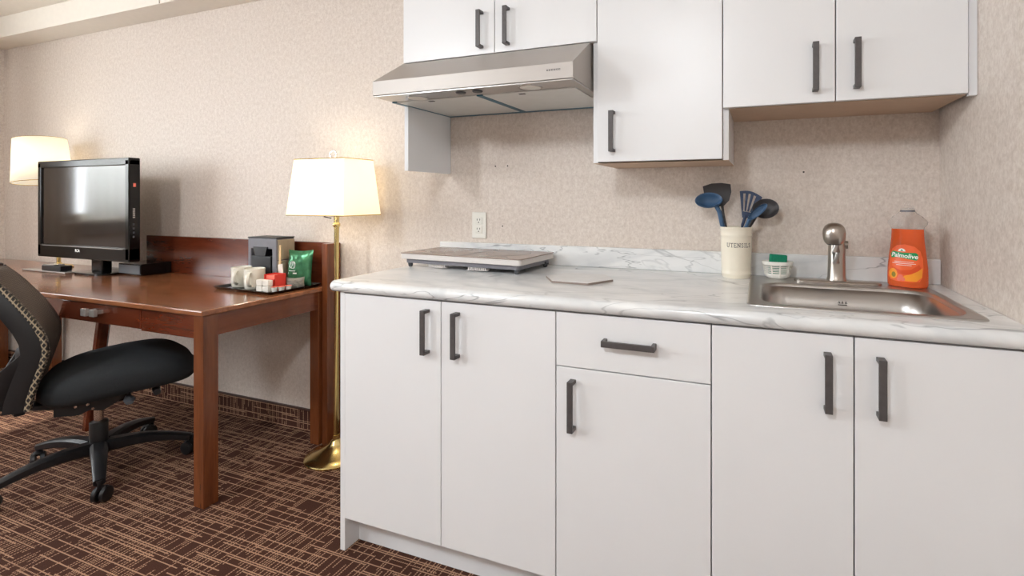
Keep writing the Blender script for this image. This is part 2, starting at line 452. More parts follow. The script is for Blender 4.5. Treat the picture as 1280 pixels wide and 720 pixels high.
curtain('curtain', .97, 1.27, 'beige gathered curtain drawn to the desk side of the window', M['curtain'], .05)
curtain('sheer_curtain', .48, .93, 'white sheer curtain hanging before the desk side of the window', M['sheer'], .9, .014, .06)

# unseen ceiling lamps, added as the room's main fill light
for i, (x, y, w) in enumerate(CEIL_FILLS):
    cl = thing('ceiling_fill_lamp', ('unseen round ceiling lamp added as fill light over the kitchen side of the room', 'unseen round ceiling lamp added as fill light over the desk side of the room')[i], 'ceiling lamp', (x, y, CEIL-.07))
    obj('rim', MB().lathe([(.20, .045), (.215, .045), (.215, .0698), (.20, .0698)], seg=40), M['chrome'], cl, smooth=True, local=True)
    obj('diffuser', MB().lathe([(.06, .012), (.13, .02), (.18, .036), (.20, .05), (.20, .0695)], seg=40), M['diffuser'], cl, smooth=True, local=True)
    l = light('ceiling_fill_light', 'AREA', (0, 0, .0), w*.30, (.88, .945, 1), shape='DISK', size=.42); l.parent = cl; l.location = (0, 0, -.004)
    l = light('upper_door_fill_light', 'POINT', (0, 0, 0), w*1.45, (.88, .945, 1), shadow_soft_size=.11); l.parent = cl; l.location = (0, 0, -.13)  # extra point light hung below the fixture to brighten the upper doors

# ================================================================== CABINETS
YD, YU = 1.278, 1.581
def handle(parent, x, z0, z1, yface, horizontal=False):
    h = MB(); t = .0168; so = .030
    if not horizontal:
        h.box(x-t/2, x+t/2, yface-so, yface-so+.006, z0, z1, .0012)
        for zc in (z0+.005, z1-.005): h.box(x-t/2, x+t/2, yface-so+.002, yface+.0002, zc-.005, zc+.005, .001)
    else:
        z = (z0+z1)/2; x0, x1 = x
        h.box(x0, x1, yface-so, yface-so+.006, z-t/2, z+t/2, .0012)
        for xc in (x0+.005, x1-.005): h.box(xc-.005, xc+.005, yface-so+.002, yface+.0002, z-t/2, z+t/2, .001)
    o = obj('handle', h, M['black_handle'], parent); return o
def door(parent, x0, x1, z0, z1, yf, name='door'):
    g = .0016
    return obj(name, MB().box(x0+g, x1-g, yf, yf+.0175, z0+g, z1-g, .0012), M['white'], parent)
K, ZT, ZD = .110, .873, .719
X1, X2, X3, X4, X5, X6 = -1.322, -.934, -.547, -.119, .2017, .5215
YK = 1.341; YC = YD+.018
def base_cab(name, label, x0, x1, first=False, last=False):
    c = thing(name, label, 'kitchen cabinet', ((x0+x1)/2, 1.58, 0))
    t = .016
    bx = MB()
    bx.box(x0, x0+t, YC, YB-.002, K-.0, ZT); bx.box(x1-t, x1, YC, YB-.002, K, ZT)
    bx.box(x0+t, x1-t, YC, YB-.002, K, K+t); bx.box(x0+t, x1-t, YB-.012, YB-.002, K+t, ZT)
    bx.box(x0+t, x1-t, YC, YC+.08, ZT-.016, ZT)
    obj('carcass', bx, M['whiteside'], c)
    obj('toe_kick', MB().box(x0, x1, YK, YK+.015, 0.0005, K), M['whiteside'], c)
    if first:
        obj('end_panel', MB().box(-1.342, x0-.0004, YD+.001, YB-.010, .0005, .8765, .0012), M['white'], c)
    if last:
        obj('filler_strip', MB().box(x1+.001, XR-.001, YD+.004, YD+.02, K, ZT, .0008), M['white'], c)
    return c
c1 = base_cab('base_cabinet', 'white two-door base cabinet at the left end of the counter', X1+.0006, X3-.0006, first=True)
d = door(c1, X1, X2, K, ZT, YD); handle(d, -.984, .707, .845, YD)
d = door(c1, X2, X3, K, ZT, YD); handle(d, -.873, .706, .844, YD)
c2 = base_cab('drawer_cabinet', 'white base cabinet with one drawer over a single door', X3+.0006, X4-.0006)
d = obj('drawer', MB().box(X3+.0016, X4-.0016, YD, YD+.0175, ZD+.0016, ZT-.0016, .0012), M['white'], c2)
handle(d, (-.404, -.259), .795, .809, YD, True)
d = door(c2, X3, X4, K, ZD, YD); handle(d, -.494, .547, .687, YD)
c3 = base_cab('sink_cabinet', 'white two-door base cabinet under the sink', X4+.0006, X6-.0006, last=True)
d = door(c3, X4, X5, K, ZT, YD); handle(d, .146, .697, .832, YD)
d = door(c3, X5, X6, K, ZT, YD); handle(d, .254, .698, .832, YD)

# wall cabinets
ZTOP = 2.258
XM0, XM1, XU2, XU3 = -.525, -.113, .2017, .5205
YUC = YU+.018
def wall_cab(name, label, x0, x1, z0, left=None):
    c = thing(name, label, 'kitchen cabinet', ((x0+x1)/2, 1.74, z0))
    t = .018
    zl = left if left else z0
    pm = M['white'] if not left else M['whiteside']
    obj('side_panel', MB().box(x0, x0+t, YUC, YB-.002, zl, ZTOP, .0006), pm, c)
    obj('side_panel', MB().box(x1-t, x1, YUC, YB-.002, z0, ZTOP, .0006), pm, c)
    obj('bottom_panel', MB().box(x0, x1, YUC+.001, YB-.002, z0-.0014, z0-.0002), M['carcass'], c)
    inn = MB(); inn.box(x0+t, x1-t, YUC+.002, YB-.002, z0+.003, z0+.019); inn.box(x0+t, x1-t, YB-.008, YB-.002, z0+.019, ZTOP); inn.box(x0+t, x1-t, YUC, YB-.008, ZTOP-.016, ZTOP)
    obj('carcass', inn, M['carcass'], c)
    return c
u1 = wall_cab('wall_cabinet', 'white two-door wall cabinet above the range hood', -1.343, XM0-.0195, 1.728, left=1.303)
d = door(u1, -1.335, -.9215, 1.7265, ZTOP, YU); handle(d, -.976, 1.749, 1.885, YU)
d = door(u1, -.9215, XM0, 1.7265, ZTOP, YU); handle(d, -.866, 1.749, 1.885, YU)
u2 = wall_cab('wall_cabinet', 'white single-door wall cabinet hanging lowest, right of the range hood', XM0-.0185, -.0955, 1.313)
d = door(u2, XM0, XM1, 1.3145, ZTOP, YU); handle(d, -.468, 1.348, 1.484, YU)
u3 = wall_cab('wall_cabinet', 'white two-door wall cabinet over the sink beside the right wall', -.0945, .5205, 1.474)
d = door(u3, XM1, XU2, 1.4725, ZTOP, YU); handle(d, .148, 1.504, 1.644, YU)
d = door(u3, XU2, XU3, 1.4725, ZTOP, YU); handle(d, .255, 1.505, 1.645, YU)
obj('filler_strip', MB().box(.5215, XR-.001, YU+.006, YU+.022, 1.468, ZTOP, .0008), M['whiteside'], u3)

# ================================================================== WORKTOP WITH SINK CUTOUT
ct = thing('countertop', 'white marble-look kitchen countertop with grey veins', 'countertop', (-.415, 1.57, .877))
YCF = 1.2575; XC0, XC1 = -1.372, XR-.0015
prof = [(YB-.001, .877), (YB-.001, .915)]
r = .019
for i in range(9):
    a = PI/2+i/8*PI; prof.append((YCF+r+r*math.cos(a), .896+r*math.sin(a)))
slab = MB().prism(prof, lambda y, z: (XC0, y, z), lambda y, z: (XC1, y, z))
bmesh.ops.recalc_face_normals(slab.bm, faces=slab.bm.faces[:])
ed = [e for e in slab.bm.edges if all(abs(v.co.x-XC0) < 1e-6 for v in e.verts) and all(v.co.z > .877001 or v.co.y < YCF+.03 for v in e.verts) and not all(v.co.y > YB-.01 for v in e.verts)]
bmesh.ops.bevel(slab.bm, geom=ed, offset=.012, segments=4, profile=.5, affect='EDGES')
SX0, SX1, SY0, SY1 = -.037, .487, 1.338, 1.842        # sink rim
top = obj('worktop', slab, M['marble'], ct, smooth=True, angle=50)
cm = MB(); q = rrect((SX0+SX1)/2, (SY0+SY1)/2, (SX1-SX0)/2-.012, (SY1-SY0)/2-.012, .03)
cm.loops([[(x, y, .85) for x, y in q], [(x, y, .95) for x, y in q]])
cut = obj('cut', cm, M['marble'], ct)
bo = top.modifiers.new('cut', 'BOOLEAN'); bo.object = cut; bo.operation = 'DIFFERENCE'; bo.solver = 'EXACT'
dg = bpy.context.evaluated_depsgraph_get(); nm = bpy.data.meshes.new_from_object(top.evaluated_get(dg))
top.modifiers.clear(); top.data = nm; bpy.data.objects.remove(cut)
obj('backsplash', MB().box(-1.372, XC1, 1.867, YB-.001, .9152, .996, .003), M['marble'], ct)

# ---- sink
sk = thing('sink', 'rectangular stainless steel drop-in sink', 'sink', (.225, 1.59, .915))
scx, scy = (SX0+SX1)/2, (SY0+SY1)/2; hx, hy = (SX1-SX0)/2, (SY1-SY0)/2
bx0, bx1, by0, by1 = .000, .462, 1.366, 1.714
bcx, bcy, bhx, bhy = (bx0+bx1)/2, (by0+by1)/2, (bx1-bx0)/2, (by1-by0)/2
def L3(q, z): return [(x, y, z) for x, y in q]
mb = MB()
mb.loops([L3(rrect(scx, scy, hx, hy, .030), .9153), L3(rrect(scx, scy, hx-.001, hy-.001, .029), .9185), L3(rrect(scx, scy, hx-.005, hy-.005, .026), .9200),
          L3(rrect(scx, scy, hx-.012, hy-.012, .022), .9185),
          L3(rrect(bcx, bcy, bhx+.008, bhy+.008, .078), .9180), L3(rrect(bcx, bcy, bhx+.003, bhy+.003, .075), .9185), L3(rrect(bcx, bcy, bhx, bhy, .073), .9165),
          L3(rrect(bcx, bcy, bhx-.003, bhy-.003, .072), .908)], cap0=False, cap1=False)
obj('rim', mb, M['steel'], sk, smooth=True, angle=60)
mb = MB()
mb.loops([L3(rrect(bcx, bcy, bhx-.003, bhy-.003, .072), .908), L3(rrect(bcx, bcy, bhx-.008, bhy-.008, .07), .84), L3(rrect(bcx, bcy, bhx-.014, bhy-.014, .068), .772),
          L3(rrect(bcx, bcy, bhx-.022, bhy-.022, .064), .752), L3(rrect(bcx, bcy, bhx-.045, bhy-.045, .05), .741), L3(rrect(bcx, bcy, .05, .05, .045), .736)], cap0=False, cap1=True)
obj('basin', mb, M['steel'], sk, smooth=True, angle=60, solid=.0012)
obj('drain', MB().lathe([(.045, .7385), (.045, .7405), (.036, .7405), (.030, .7380), (.004, .7375)], (bcx, bcy, 0), 32), M['drain'], sk, smooth=True)
cw = MB(); cz, cxx, cyy = .868, .2365, by1-.0125
f = lambda u, v: (cxx+u, cyy-.0, cz+v)
ribbon(cw, [(-.012, -.006), (.012, -.006)], .0022, f)
for u in (-.010, 0, .010): ribbon(cw, [(u*.8, -.001), (u, .005)], .0022, f); ribbon(cw, [(u-.003, 0), (u+.003, 0)], .0016, f)
obj('crown_mark', cw, M['ink'], sk, solid=.0004)

# ---- faucet
FX, FY = .231, 1.785
fc = thing('faucet', 'brushed nickel single-lever kitchen faucet behind the sink', 'faucet', (FX, FY, .918))
q = rrect(FX, FY, .128, .026, .0255)
mb = MB(); mb.loops([L3(q, .9183), L3(q, .923), L3(rrect(FX, FY, .125, .023, .0225), .9255)])
obj('deck_plate', mb, M['nickel'], fc, smooth=True)
mb = MB(); mb.lathe([(.030, .9250), (.030, .930), (.0275, .936), (.0265, .97), (.0255, 1.05), (.0265, 1.072), (.025, 1.088), (.018, 1.098), (.006, 1.102)], (FX, FY, 0), 32)
obj('body', mb, M['nickel'], fc, smooth=True)
mb = MB(); mb.tube([(FX-.004, FY-.008, 1.066), (FX-.010, FY-.045, 1.085), (FX-.016, FY-.078, 1.088)], [.021, .022, .026], 20)
obj('spout', mb, M['nickel'], fc, smooth=True)
mb = MB(); hp = (FX-.0195, FY-.095, 0)
mb.lathe([(.0235, 1.052), (.0280, 1.059), (.0320, 1.072), (.0330, 1.084), (.0315, 1.096), (.026, 1.107), (.017, 1.114), (.006, 1.117)], hp, 32)
sh = obj('spray_head', mb, M['nickel'], fc, smooth=True)
obj('nozzle', MB().lathe([(.014, 1.0495), (.020, 1.0495), (.0225, 1.053), (.014, 1.053)], hp, 28), M['darkgrey'], sh, smooth=True)
mb = MB(); mb.tube([(FX-.006, FY-.030, 1.062), (FX-.006, FY-.032, 1.02), (FX-.006, FY-.0315, .985)], [.0125, .0125, .011], 16)
obj('hose_guide', mb, M['steel'], fc, smooth=True)
mb = MB(); mb.cyl((FX+.012, FY, 1.042), (FX+.033, FY-.004, 1.042), .0135, .0125); mb.tube([(FX+.024, FY+.004, 1.045), (FX+.026, FY+.022, 1.050), (FX+.027, FY+.045, 1.056)], [.006, .005, .004], 12)
obj('lever', mb, M['nickel'], fc, smooth=True)

# ---- soap bottle
bt = thing('soap_bottle', 'clear bottle of orange dish soap at the back right corner of the sink', 'bottle', (.427, 1.778, .9195), math.radians(-27))
def bw(z):
    P_ = [(0, .055), (.006, .0585), (.03, .0590), (.06, .0580), (.09, .0545), (.12, .0505), (.15, .0475), (.178, .0462), (.184, .048), (.192, .0555), (.199, .0575), (.206, .053), (.216, .040), (.226, .026), (.234, .019)]
    for (a, ra), (b_, rb) in zip(P_, P_[1:]):
        if a <= z <= b_: return (ra+(rb-ra)*(z-a)/(b_-a))*(.93 if z < .215 else 1)
    return P_[-1][1]
DR = .55
def ell(z, k=1.0, dd=0.0, n=40):
    w = bw(z)+dd; dpt = min(w*.62, .033+dd)
    return [(w*k*math.cos(2*PI*i/n), dpt*k*math.sin(2*PI*i/n), z) for i in range(n)]
zs = [0, .003, .006, .015, .03, .045, .06, .075, .09, .105, .12, .135, .15, .165, .178]
mb = MB(); mb.loops([ell(z) for z in zs])
obj('soap', mb, M['orange_liquid'], bt, smooth=True, local=True)
mb = MB(); zz = zs+[.184, .188, .192, .196, .199, .202, .206, .211, .216, .221, .226, .230, .234]
mb.loops([ell(z) for z in zz if z >= .178], cap0=False, cap1=False)
obj('shell', mb, M['clear'], bt, smooth=True, local=True)
cp = MB(); cp.lathe([(.0185, .2335), (.0185, .242), (.0165, .2425), (.0165, .250), (.009, .2515), (.008, .264), (.003, .265)], (0, 0, 0), 28)
obj('cap', cp, M['clear'], bt, smooth=True, local=True)
mb = MB(); mb.lathe([(.0178, .231), (.0200, .231), (.0200, .2365), (.0178, .2365)], seg=28)
obj('neck_ring', mb, M['greyplastic'], bt, smooth=True, local=True)
def BS(off):
    def f(u, z):
        w = bw(z)+off; dpt = min(w*.62, .033+off); u_ = max(-.995, min(.995, u/w))
        return (u, -dpt*math.sqrt(1-u_*u_), z)
    return f
def patch(poly, off, mat, name, parent=bt):      # polygon in (u,z) laid on the bottle front
    bm = bmesh.new(); vs = [bm.verts.new((x, y, 0)) for x, y in poly]; bm.faces.new(vs)
    bmesh.ops.triangulate(bm, faces=bm.faces[:])
    xs = [p[0] for p in poly]; ys = [p[1] for p in poly]
    nx = int((max(xs)-min(xs))/.006)+1; ny = int((max(ys)-min(ys))/.008)+1
    for i in range(1, nx):
        bmesh.ops.bisect_plane(bm, geom=bm.verts[:]+bm.edges[:]+bm.faces[:], plane_co=(min(xs)+(max(xs)-min(xs))*i/nx, 0, 0), plane_no=(1, 0, 0))
    for i in range(1, ny):
        bmesh.ops.bisect_plane(bm, geom=bm.verts[:]+bm.edges[:]+bm.faces[:], plane_co=(0, min(ys)+(max(ys)-min(ys))*i/ny, 0), plane_no=(0, 1, 0))
    g = BS(off)
    for v in bm.verts: v.co = Vector(g(v.co.x, v.co.y))
    return obj(name, bm, mat, parent, local=True, smooth=True)
lab = [(-.047, .030), (-.040, .020), (-.02, .017), (.02, .017), (.038, .020), (.043, .032), (.046, .06), (.044, .09), (.038, .112), (.024, .126), (0, .132), (-.022, .128), (-.036, .116), (-.042, .09)]
lb = patch(lab, .0006, M['label_orange'], 'label')
circ = lambda cx, cy, rx, ry, a0=0, a1=2*PI, n=24: [(cx+rx*math.cos(a0+(a1-a0)*i/n), cy+ry*math.sin(a0+(a1-a0)*i/n)) for i in range(n if abs(a1-a0-2*PI) < 1e-6 else n+1)]
patch([(-.036, .062)]+[(-.01, .052), (.018, .056), (.036, .072), (.041, .062), (.034, .048), (.012, .040), (-.014, .040), (-.036, .050)], .0009, M['label_deep'], 'swoosh', lb)
patch([(.043, .034), (.044, .062), (.034, .052), (.018, .042), (.000, .036), (-.008, .026), (0, .020), (.03, .020)], .0010, M['fruit'], 'orange_slice', lb)
patch(circ(-.032, .040, .0125, .016), .0011, M['fruit'], 'orange_half', lb)
patch(circ(-.030, .037, .006, .008), .0013, M['fruitdark'], 'orange_core', lb)
for (u, v, r_) in ((-.010, .032, .007), (-.004, .025, .006), (-.015, .024, .006)): patch(circ(u, v, r_, r_, n=10), .0012, M['pink'], 'flower_print', lb)
patch([(-.037, .088), (-.020, .092), (.03, .084), (.034, .090), (.033, .102), (.028, .107), (-.006, .106), (-.034, .110), (-.040, .100)], .0011, M['labelgreen'], 'green_banner', lb)
patch(circ(-.008, .110, .010, .0085, 0, PI, 12)+[(-.014, .106), (-.002, .106)][:0], .0013, M['labelwhite'], 'leaf_crest', lb)
patch([(-.012, .111), (-.008, .117), (-.004, .111)], .0015, M['labelgreen'], 'leaf_crest_mark', lb)
g_ = BS(.0018); text_mesh('Palmolive', .0185, lambda u, v: g_(u*1.0-.002, v+.0965-(u*.06)), M['labelwhite'], 'brand_lettering', lb, local=True, shear=.15, bold=.0004)
ln = MB(); g2 = BS(.0013)
for zc, w in ((.078, .028), (.073, .034), (.068, .022)):
    pts = [(-w+i*w/6, zc) for i in range(12)]; ribbon(ln, pts, .0012, g2)
obj('small_print', ln, M['labelwhite'], lb, local=True)

# ---- crock with utensils
CX_, CY_ = -.083, 1.808
ck = thing('utensil_crock', 'tall cream ceramic crock holding cooking utensils', 'crock', (CX_, CY_, .9152))
pr = [(.0, 0), (.047, 0), (.0495, .004), (.050, .012), (.0510, .014), (.0510, .018), (.0500, .020), (.0505, .030), (.0530, .135), (.0532, .145), (.0545, .147), (.0545, .152), (.0535, .154), (.0545, .168), (.0560, .171), (.0565, .176), (.0545, .178), (.0520, .176), (.0500, .165), (.0470, .012), (.0, .010)]
obj('jar', MB().lathe([(max(r_, .0005), z) for r_, z in pr], seg=48), M['cream'], ck, smooth=True, local=True)
cam_ang = math.atan2(-CY_, -CX_)     # direction from crock to the camera
def CK(u, v):                         # arc length u to the right as seen from camera
    R_ = .0524
    a = cam_ang+math.radians(12)+u/R_
    return (R_*math.cos(a)*1.006, R_*math.sin(a)*1.006, .116+v)
LET = {'U': ([[(0, 1), (0, .3), (.15, .05), (.35, 0), (.55, .05), (.7, .3), (.7, 1)], [(-.12, 1), (.15, 1)], [(.55, 1), (.82, 1)]], .7),
       'T': ([[(0, .85), (0, 1), (.7, 1), (.7, .85)], [(.35, 1), (.35, 0)], [(.2, 0), (.5, 0)]], .7),
       'E': ([[(0, 0), (0, 1)], [(-.1, 1), (.55, 1), (.55, .85)], [(0, .5), (.4, .5)], [(-.1, 0), (.6, 0), (.6, .17)]], .6),
       'N': ([[(0, 0), (0, 1), (.7, 0), (.7, 1)], [(-.12, 1), (.05, 1)], [(-.12, 0), (.12, 0)], [(.55, 1), (.84, 1)]], .7),
       'S': ([[(.55, .8), (.45, .97), (.25, 1), (.05, .9), (.02, .72), (.15, .58), (.4, .45), (.57, .3), (.52, .1), (.3, 0), (.1, .04), (0, .2)]], .57),
       'I': ([[(.1, 0), (.1, 1)], [(-.03, 1), (.23, 1)], [(-.03, 0), (.23, 0)]], .2),
       'L': ([[(.05, 0), (.05, 1)], [(-.08, 1), (.18, 1)], [(-.08, 0), (.55, 0), (.55, .2)]], .58)}
mb = MB(); H_ = .0135; adv = 0; word = 'UTENSILS'; tot = sum(LET[c_][1]*.8+.36 for c_ in word)-.36
for c_ in word:
    st, w = LET[c_]
    for s_ in st: ribbon(mb, [((adv+x*.8-tot/2)*H_, (y-.5)*H_) for x, y in s_], .0017, CK)
    adv += w*.8+.36
obj('lettering', mb, M['ink'], ck, local=True, solid=.0003)

camp = Vector((0, 0, CAM_H))
def spoon(name, label, c, rx, rz, tilt, yaw, mat, handle_pts, depth=.018, cat='spoon', hr=.0055, steep=0):
    """oval bowl, hollow side towards the camera; c centre, rx/rz half sizes, tilt rotates in the picture plane"""
    c = Vector(c)
    o = thing(name, label, cat, tuple(Vector(handle_pts[-1])))
    n = 28
    d = (camp-c); d.z = 0; d.normalize()
    Rz = Matrix.Rotation(yaw, 3, 'Z'); d = Rz @ d
    right = d.cross(Vector((0, 0, 1))).normalized()*-1
    up = Vector((0, 0, 1)); up = (up*math.cos(steep)+(-d)*math.sin(steep)).normalized(); d = right.cross(up).normalized()
    if d.dot(camp-c) < 0: d = -d
    a = (right*math.cos(tilt)+up*math.sin(tilt)); b_ = (-right*math.sin(tilt)+up*math.cos(tilt))
    ls = []
    for k, dep in ((1.0, .002), (1.03, -.001), (.9, -.010), (.6, -.9), (.25, -1)):
        dd = dep if abs(dep) < .05 else dep*depth
        ls.append([c+a*rx*k*math.cos(2*PI*i/n)+b_*rz*k*math.sin(2*PI*i/n)+d*dd for i in range(n)])
    ins = []
    for k, dep in ((.93, .001), (.82, -.008), (.5, -.84*depth), (.2, -.9*depth)):
        ins.append([c+a*rx*k*math.cos(2*PI*i/n)+b_*rz*k*math.sin(2*PI*i/n)+d*dep for i in range(n)])
    mb = MB(); mb.loops(list(reversed(ins))+ls)
    obj('bowl', mb, mat, o, smooth=True, angle=70)
    hb = MB(); hb.tube([Vector(p) for p in handle_pts], [hr*1.1]+[hr]*(len(handle_pts)-1), 12)
    obj('utensil_handle', hb, mat, o, smooth=True)
    return o
base_z = .935
spoon('ladle', 'blue silicone ladle tipping left out of the crock', (-.176, 1.795, 1.186), .047, .030, .05, 0, M['navy'],
      [(-.152, 1.80, 1.170), (-.140, 1.803, 1.145), (-.131, 1.805, 1.10), (-.118, 1.806, 1.06), (-.062, 1.812, base_z)], .028, 'ladle', .0078, steep=.5)
spoon('serving_spoon', 'charcoal oval serving spoon leaning right in the crock', (.014, 1.812, 1.157), .043, .034, .12, 0, M['charcoal'],
      [(-.018, 1.812, 1.130), (-.032, 1.812, 1.105), (-.045, 1.812, 1.085), (-.095, 1.812, base_z)], .014, 'spoon', .006, steep=.2)
spoon('serving_spoon', 'blue spoon seen edge-on in front of the charcoal spoon', (-.012, 1.782, 1.146), .040, .013, .72, 0, M['navy'],
      [(-.038, 1.786, 1.120), (-.047, 1.79, 1.10), (-.054, 1.793, 1.08), (-.080, 1.80, base_z)], .010, 'spoon', .0066)
def turner(name, label, poly, y, hp, mat, slots=(), th=.004):
    o = thing(name, label, 'spatula', hp[-1])
    mb = MB()
    if not slots:
        mb.prism(poly, lambda x, z: (x, y-th/2, z), lambda x, z: (x, y+th/2, z))
    else:
        for pl in slots: mb.prism(pl, lambda x, z: (x, y-th/2, z), lambda x, z: (x, y+th/2, z))
    obj('blade', mb, mat, o, bevel=.0008)
    obj('utensil_handle', MB().tube(hp, .0055, 12), mat, o, smooth=True)
turner('spatula', 'dark charcoal solid turner standing behind the blue ladle',
       [(-.200, 1.236), (-.170, 1.246), (-.135, 1.248), (-.103, 1.243), (-.100, 1.215), (-.108, 1.185), (-.126, 1.165), (-.142, 1.163), (-.170, 1.178), (-.193, 1.195)], 1.826,
       [(-.132, 1.826, 1.170), (-.128, 1.826, 1.13), (-.120, 1.825, 1.09), (-.078, 1.822, base_z)], M['charcoal'])
def fan(t, s):  # slotted blade coordinates, t across 0..1, s along 0..1
    L0, L1 = Vector((-.064, 1.124)), Vector((-.072, 1.218)); R0, R1 = Vector((-.040, 1.122)), Vector((.004, 1.196))
    p = (L0*(1-s)+L1*s)*(1-t)+(R0*(1-s)+R1*s)*t
    return (p.x, p.y+math.sin(t*PI)*.010*s)
ribs = []
cuts = [0, .16, .27, .41, .52, .66, .77, 1.0]
for i in range(0, 7, 1):
    t0, t1 = cuts[i], cuts[i+1]
    if i % 2 == 0: ribs.append([fan(t0, .25), fan(t1, .25), fan(t1, .9), fan(t0, .9)])
ribs.append([fan(0, 0), fan(1, 0), fan(1, .252), fan(0, .252)])
ribs.append([fan(t/8, .898) for t in range(9)]+[fan(1-t/8, 1.0) for t in range(9)])
turner('slotted_turner', 'navy slotted turner upright in the crock', None, 1.832, [(-.053, 1.832, 1.130), (-.062, 1.83, 1.10), (-.068, 1.828, 1.07), (-.088, 1.822, base_z)], M['navydark'], ribs)

# ---- sponge basket and sponge
sb = thing('sponge_caddy', 'small white plastic slotted sponge basket on the sink corner', 'basket', (.052, 1.806, .9195))
mb = MB(); n = 36
def cad(z, kx): return [(kx*.048*math.cos(2*PI*i/n), kx*.030*math.sin(2*PI*i/n), z) for i in range(n)]
mb.loops([cad(.0005, .55), cad(.004, .68), cad(.010, .78), cad(.014, .82)], cap1=False)
mb.loops([cad(.043, .98), cad(.048, 1.0), cad(.055, 1.05), cad(.057, 1.05), cad(.055, 1.0), cad(.043, .93)], cap0=False, cap1=False)
obj('tub', mb, M['plasticwhite'], sb, smooth=True, local=True, solid=.002)
for i in range(5):
    z = .016+i*.0058; k = .84+.14*(z/.045)
    mb = MB(); pts = cad(z, k); mb.loops([cad(z-.0016, k), cad(z+.0016, k), cad(z+.0016, k-.05), cad(z-.0016, k-.05), cad(z-.0016, k)], False, False)
    obj('slat_ring', mb, M['plasticwhite'], sb, local=True)
for a in (-150, -115, -80, -40, 0, 40, 90, 140, 180):
    a = math.radians(a); mb = MB(); mb.bar([(k*.048*math.cos(a), k*.030*math.sin(a), z) for k, z in ((.70, .004), (.84, .014), (.92, .035), (1.0, .047))], .004, .003, up=(math.cos(a), math.sin(a), .01))
    obj('upright', mb, M['plasticwhite'], sb, local=True)
sp = MB().box(-.030, .026, -.009, .009, .0, .0735, .003)
sp = obj('sponge', sp, M['green']); sp.location = (.052, 1.806, .9265); sp.rotation_euler = (0, math.radians(4), math.radians(10))
setp(sp, 'green scouring sponge standing in the white basket', 'sponge')

# ---- outlet
ot = thing('power_outlet', 'white duplex wall outlet above the hob', 'power outlet', (-1.175, YB-.0005, 1.073))
obj('cover_plate', MB().box(-.036, .036, -.006, 0, -.058, .058, .003), M['plasticwhite'], ot, local=True)
for z in (-.020, .020):
    q = obj('socket', MB().box(-.017, .017, -.0085, -.005, z-.0155, z+.0155, .0015), M['plasticwhite'], ot, local=True)
    mb = MB(); mb.box(-.0085, -.006, -.0092, -.0080, z+.001, z+.009); mb.box(.005, .0075, -.0092, -.0080, z+.001, z+.009); mb.cyl((0, -.0092, z-.007), (0, -.008, z-.007), .0026, seg=12)
    obj('slots', mb, M['ink'], q, local=True)

# ---- double induction hob
hb = thing('portable_hob', 'portable two-zone glass hob with white sides on the countertop', 'hob', (-1.09, 1.735, .9152))
quad = [(-1.372, 1.604), (-.807, 1.566), (-.790, 1.838), (-1.355, 1.862)]
def inset(qd, d_):
    cx = sum(p[0] for p in qd)/4; cy = sum(p[1] for p in qd)/4
    return [(x+(cx-x)/abs(cx-x)*d_, y+(cy-y)/abs(cy-y)*d_) for x, y in qd]
def roundq(qd, r_, n=5):
    out = []
    for i, p in enumerate(qd):
        p = Vector(p); a = Vector(qd[i-1]); c = Vector(qd[(i+1) % 4])
        u = (a-p).normalized()*r_; v = (c-p).normalized()*r_
        for k in range(n+1):
            t = k/n; out.append(tuple((p+u)*(1-t)**2+p*2*t*(1-t)+(p+v)*t*t))
    return out
def slabq(qd, z0, z1, r_=.014):
    mb = MB(); p_ = roundq(qd, r_); mb.loops([L3(p_, z0), L3(p_, z1)]); return mb
zb = .9152
obj('tray', slabq(inset(quad, .016), zb+.017, zb+.034), M['greyplastic'], hb)
obj('white_casing', slabq(inset(quad, .002), zb+.034, zb+.055), M['casing'], hb, bevel=.002)
gl = obj('glass_top', slabq(quad, zb+.0552, zb+.0585), M['glass_top'], hb, bevel=.0008)
mx0 = Vector(quad[0]).lerp(Vector(quad[1]), .52); mx1 = Vector(quad[3]).lerp(Vector(quad[2]), .52)
mb = MB(); mb.bar([(mx0.x, mx0.y+.006, zb+.0587), (mx1.x, mx1.y-.006, zb+.0587)], .004, .0008)
obj('centre_seam', mb, M['ink'], gl)
for k in (.26, .76):
    pc = Vector(quad[0]).lerp(Vector(quad[1]), k)+Vector((0, .155))
    mb = MB(); mb.lathe([(.088, zb+.0586), (.088, zb+.0590), (.0865, zb+.0590), (.0865, zb+.0586)], (pc.x, pc.y, 0), 40, caps=False)
    obj('zone_ring', mb, M['ring'], gl)
    mb = MB(); pd = Vector(quad[0]).lerp(Vector(quad[1]), k)+Vector((0, .03))
    mb.box(pd.x-.06, pd.x+.06, pd.y-.010, pd.y+.010, zb+.0586, zb+.0589)
    obj('control_strip', mb, M['ring'], gl)
iq = inset(quad, .030)
for (x, y) in iq:
    obj('foot', MB().lathe([(.007, .0005), (.009, .006), (.010, .017)], (x, y, zb), 16), M['darkgrey'], hb, smooth=True)
for k in (.20, .58):
    pa = Vector(iq[0]).lerp(Vector(iq[1]), k)
    mb = MB()
    for j in range(10):
        x = pa.x+j*.0085; y = pa.y+(x-pa.x)*(-.067)-.010
        mb.box(x, x+.0045, y, y+.03, zb+.006, zb+.018)
    mb.box(pa.x-.004, pa.x+.088, pa.y-.013, pa.y-.007, zb+.0045, zb+.006)
    obj('fan_grille', mb, M['casing'], hb)
obj('rear_vent', MB().box(iq[2][0]-.02, iq[2][0]+.012, iq[2][1]-.03, iq[2][1]+.01, zb+.010, zb+.026, .002), M['black'], hb)

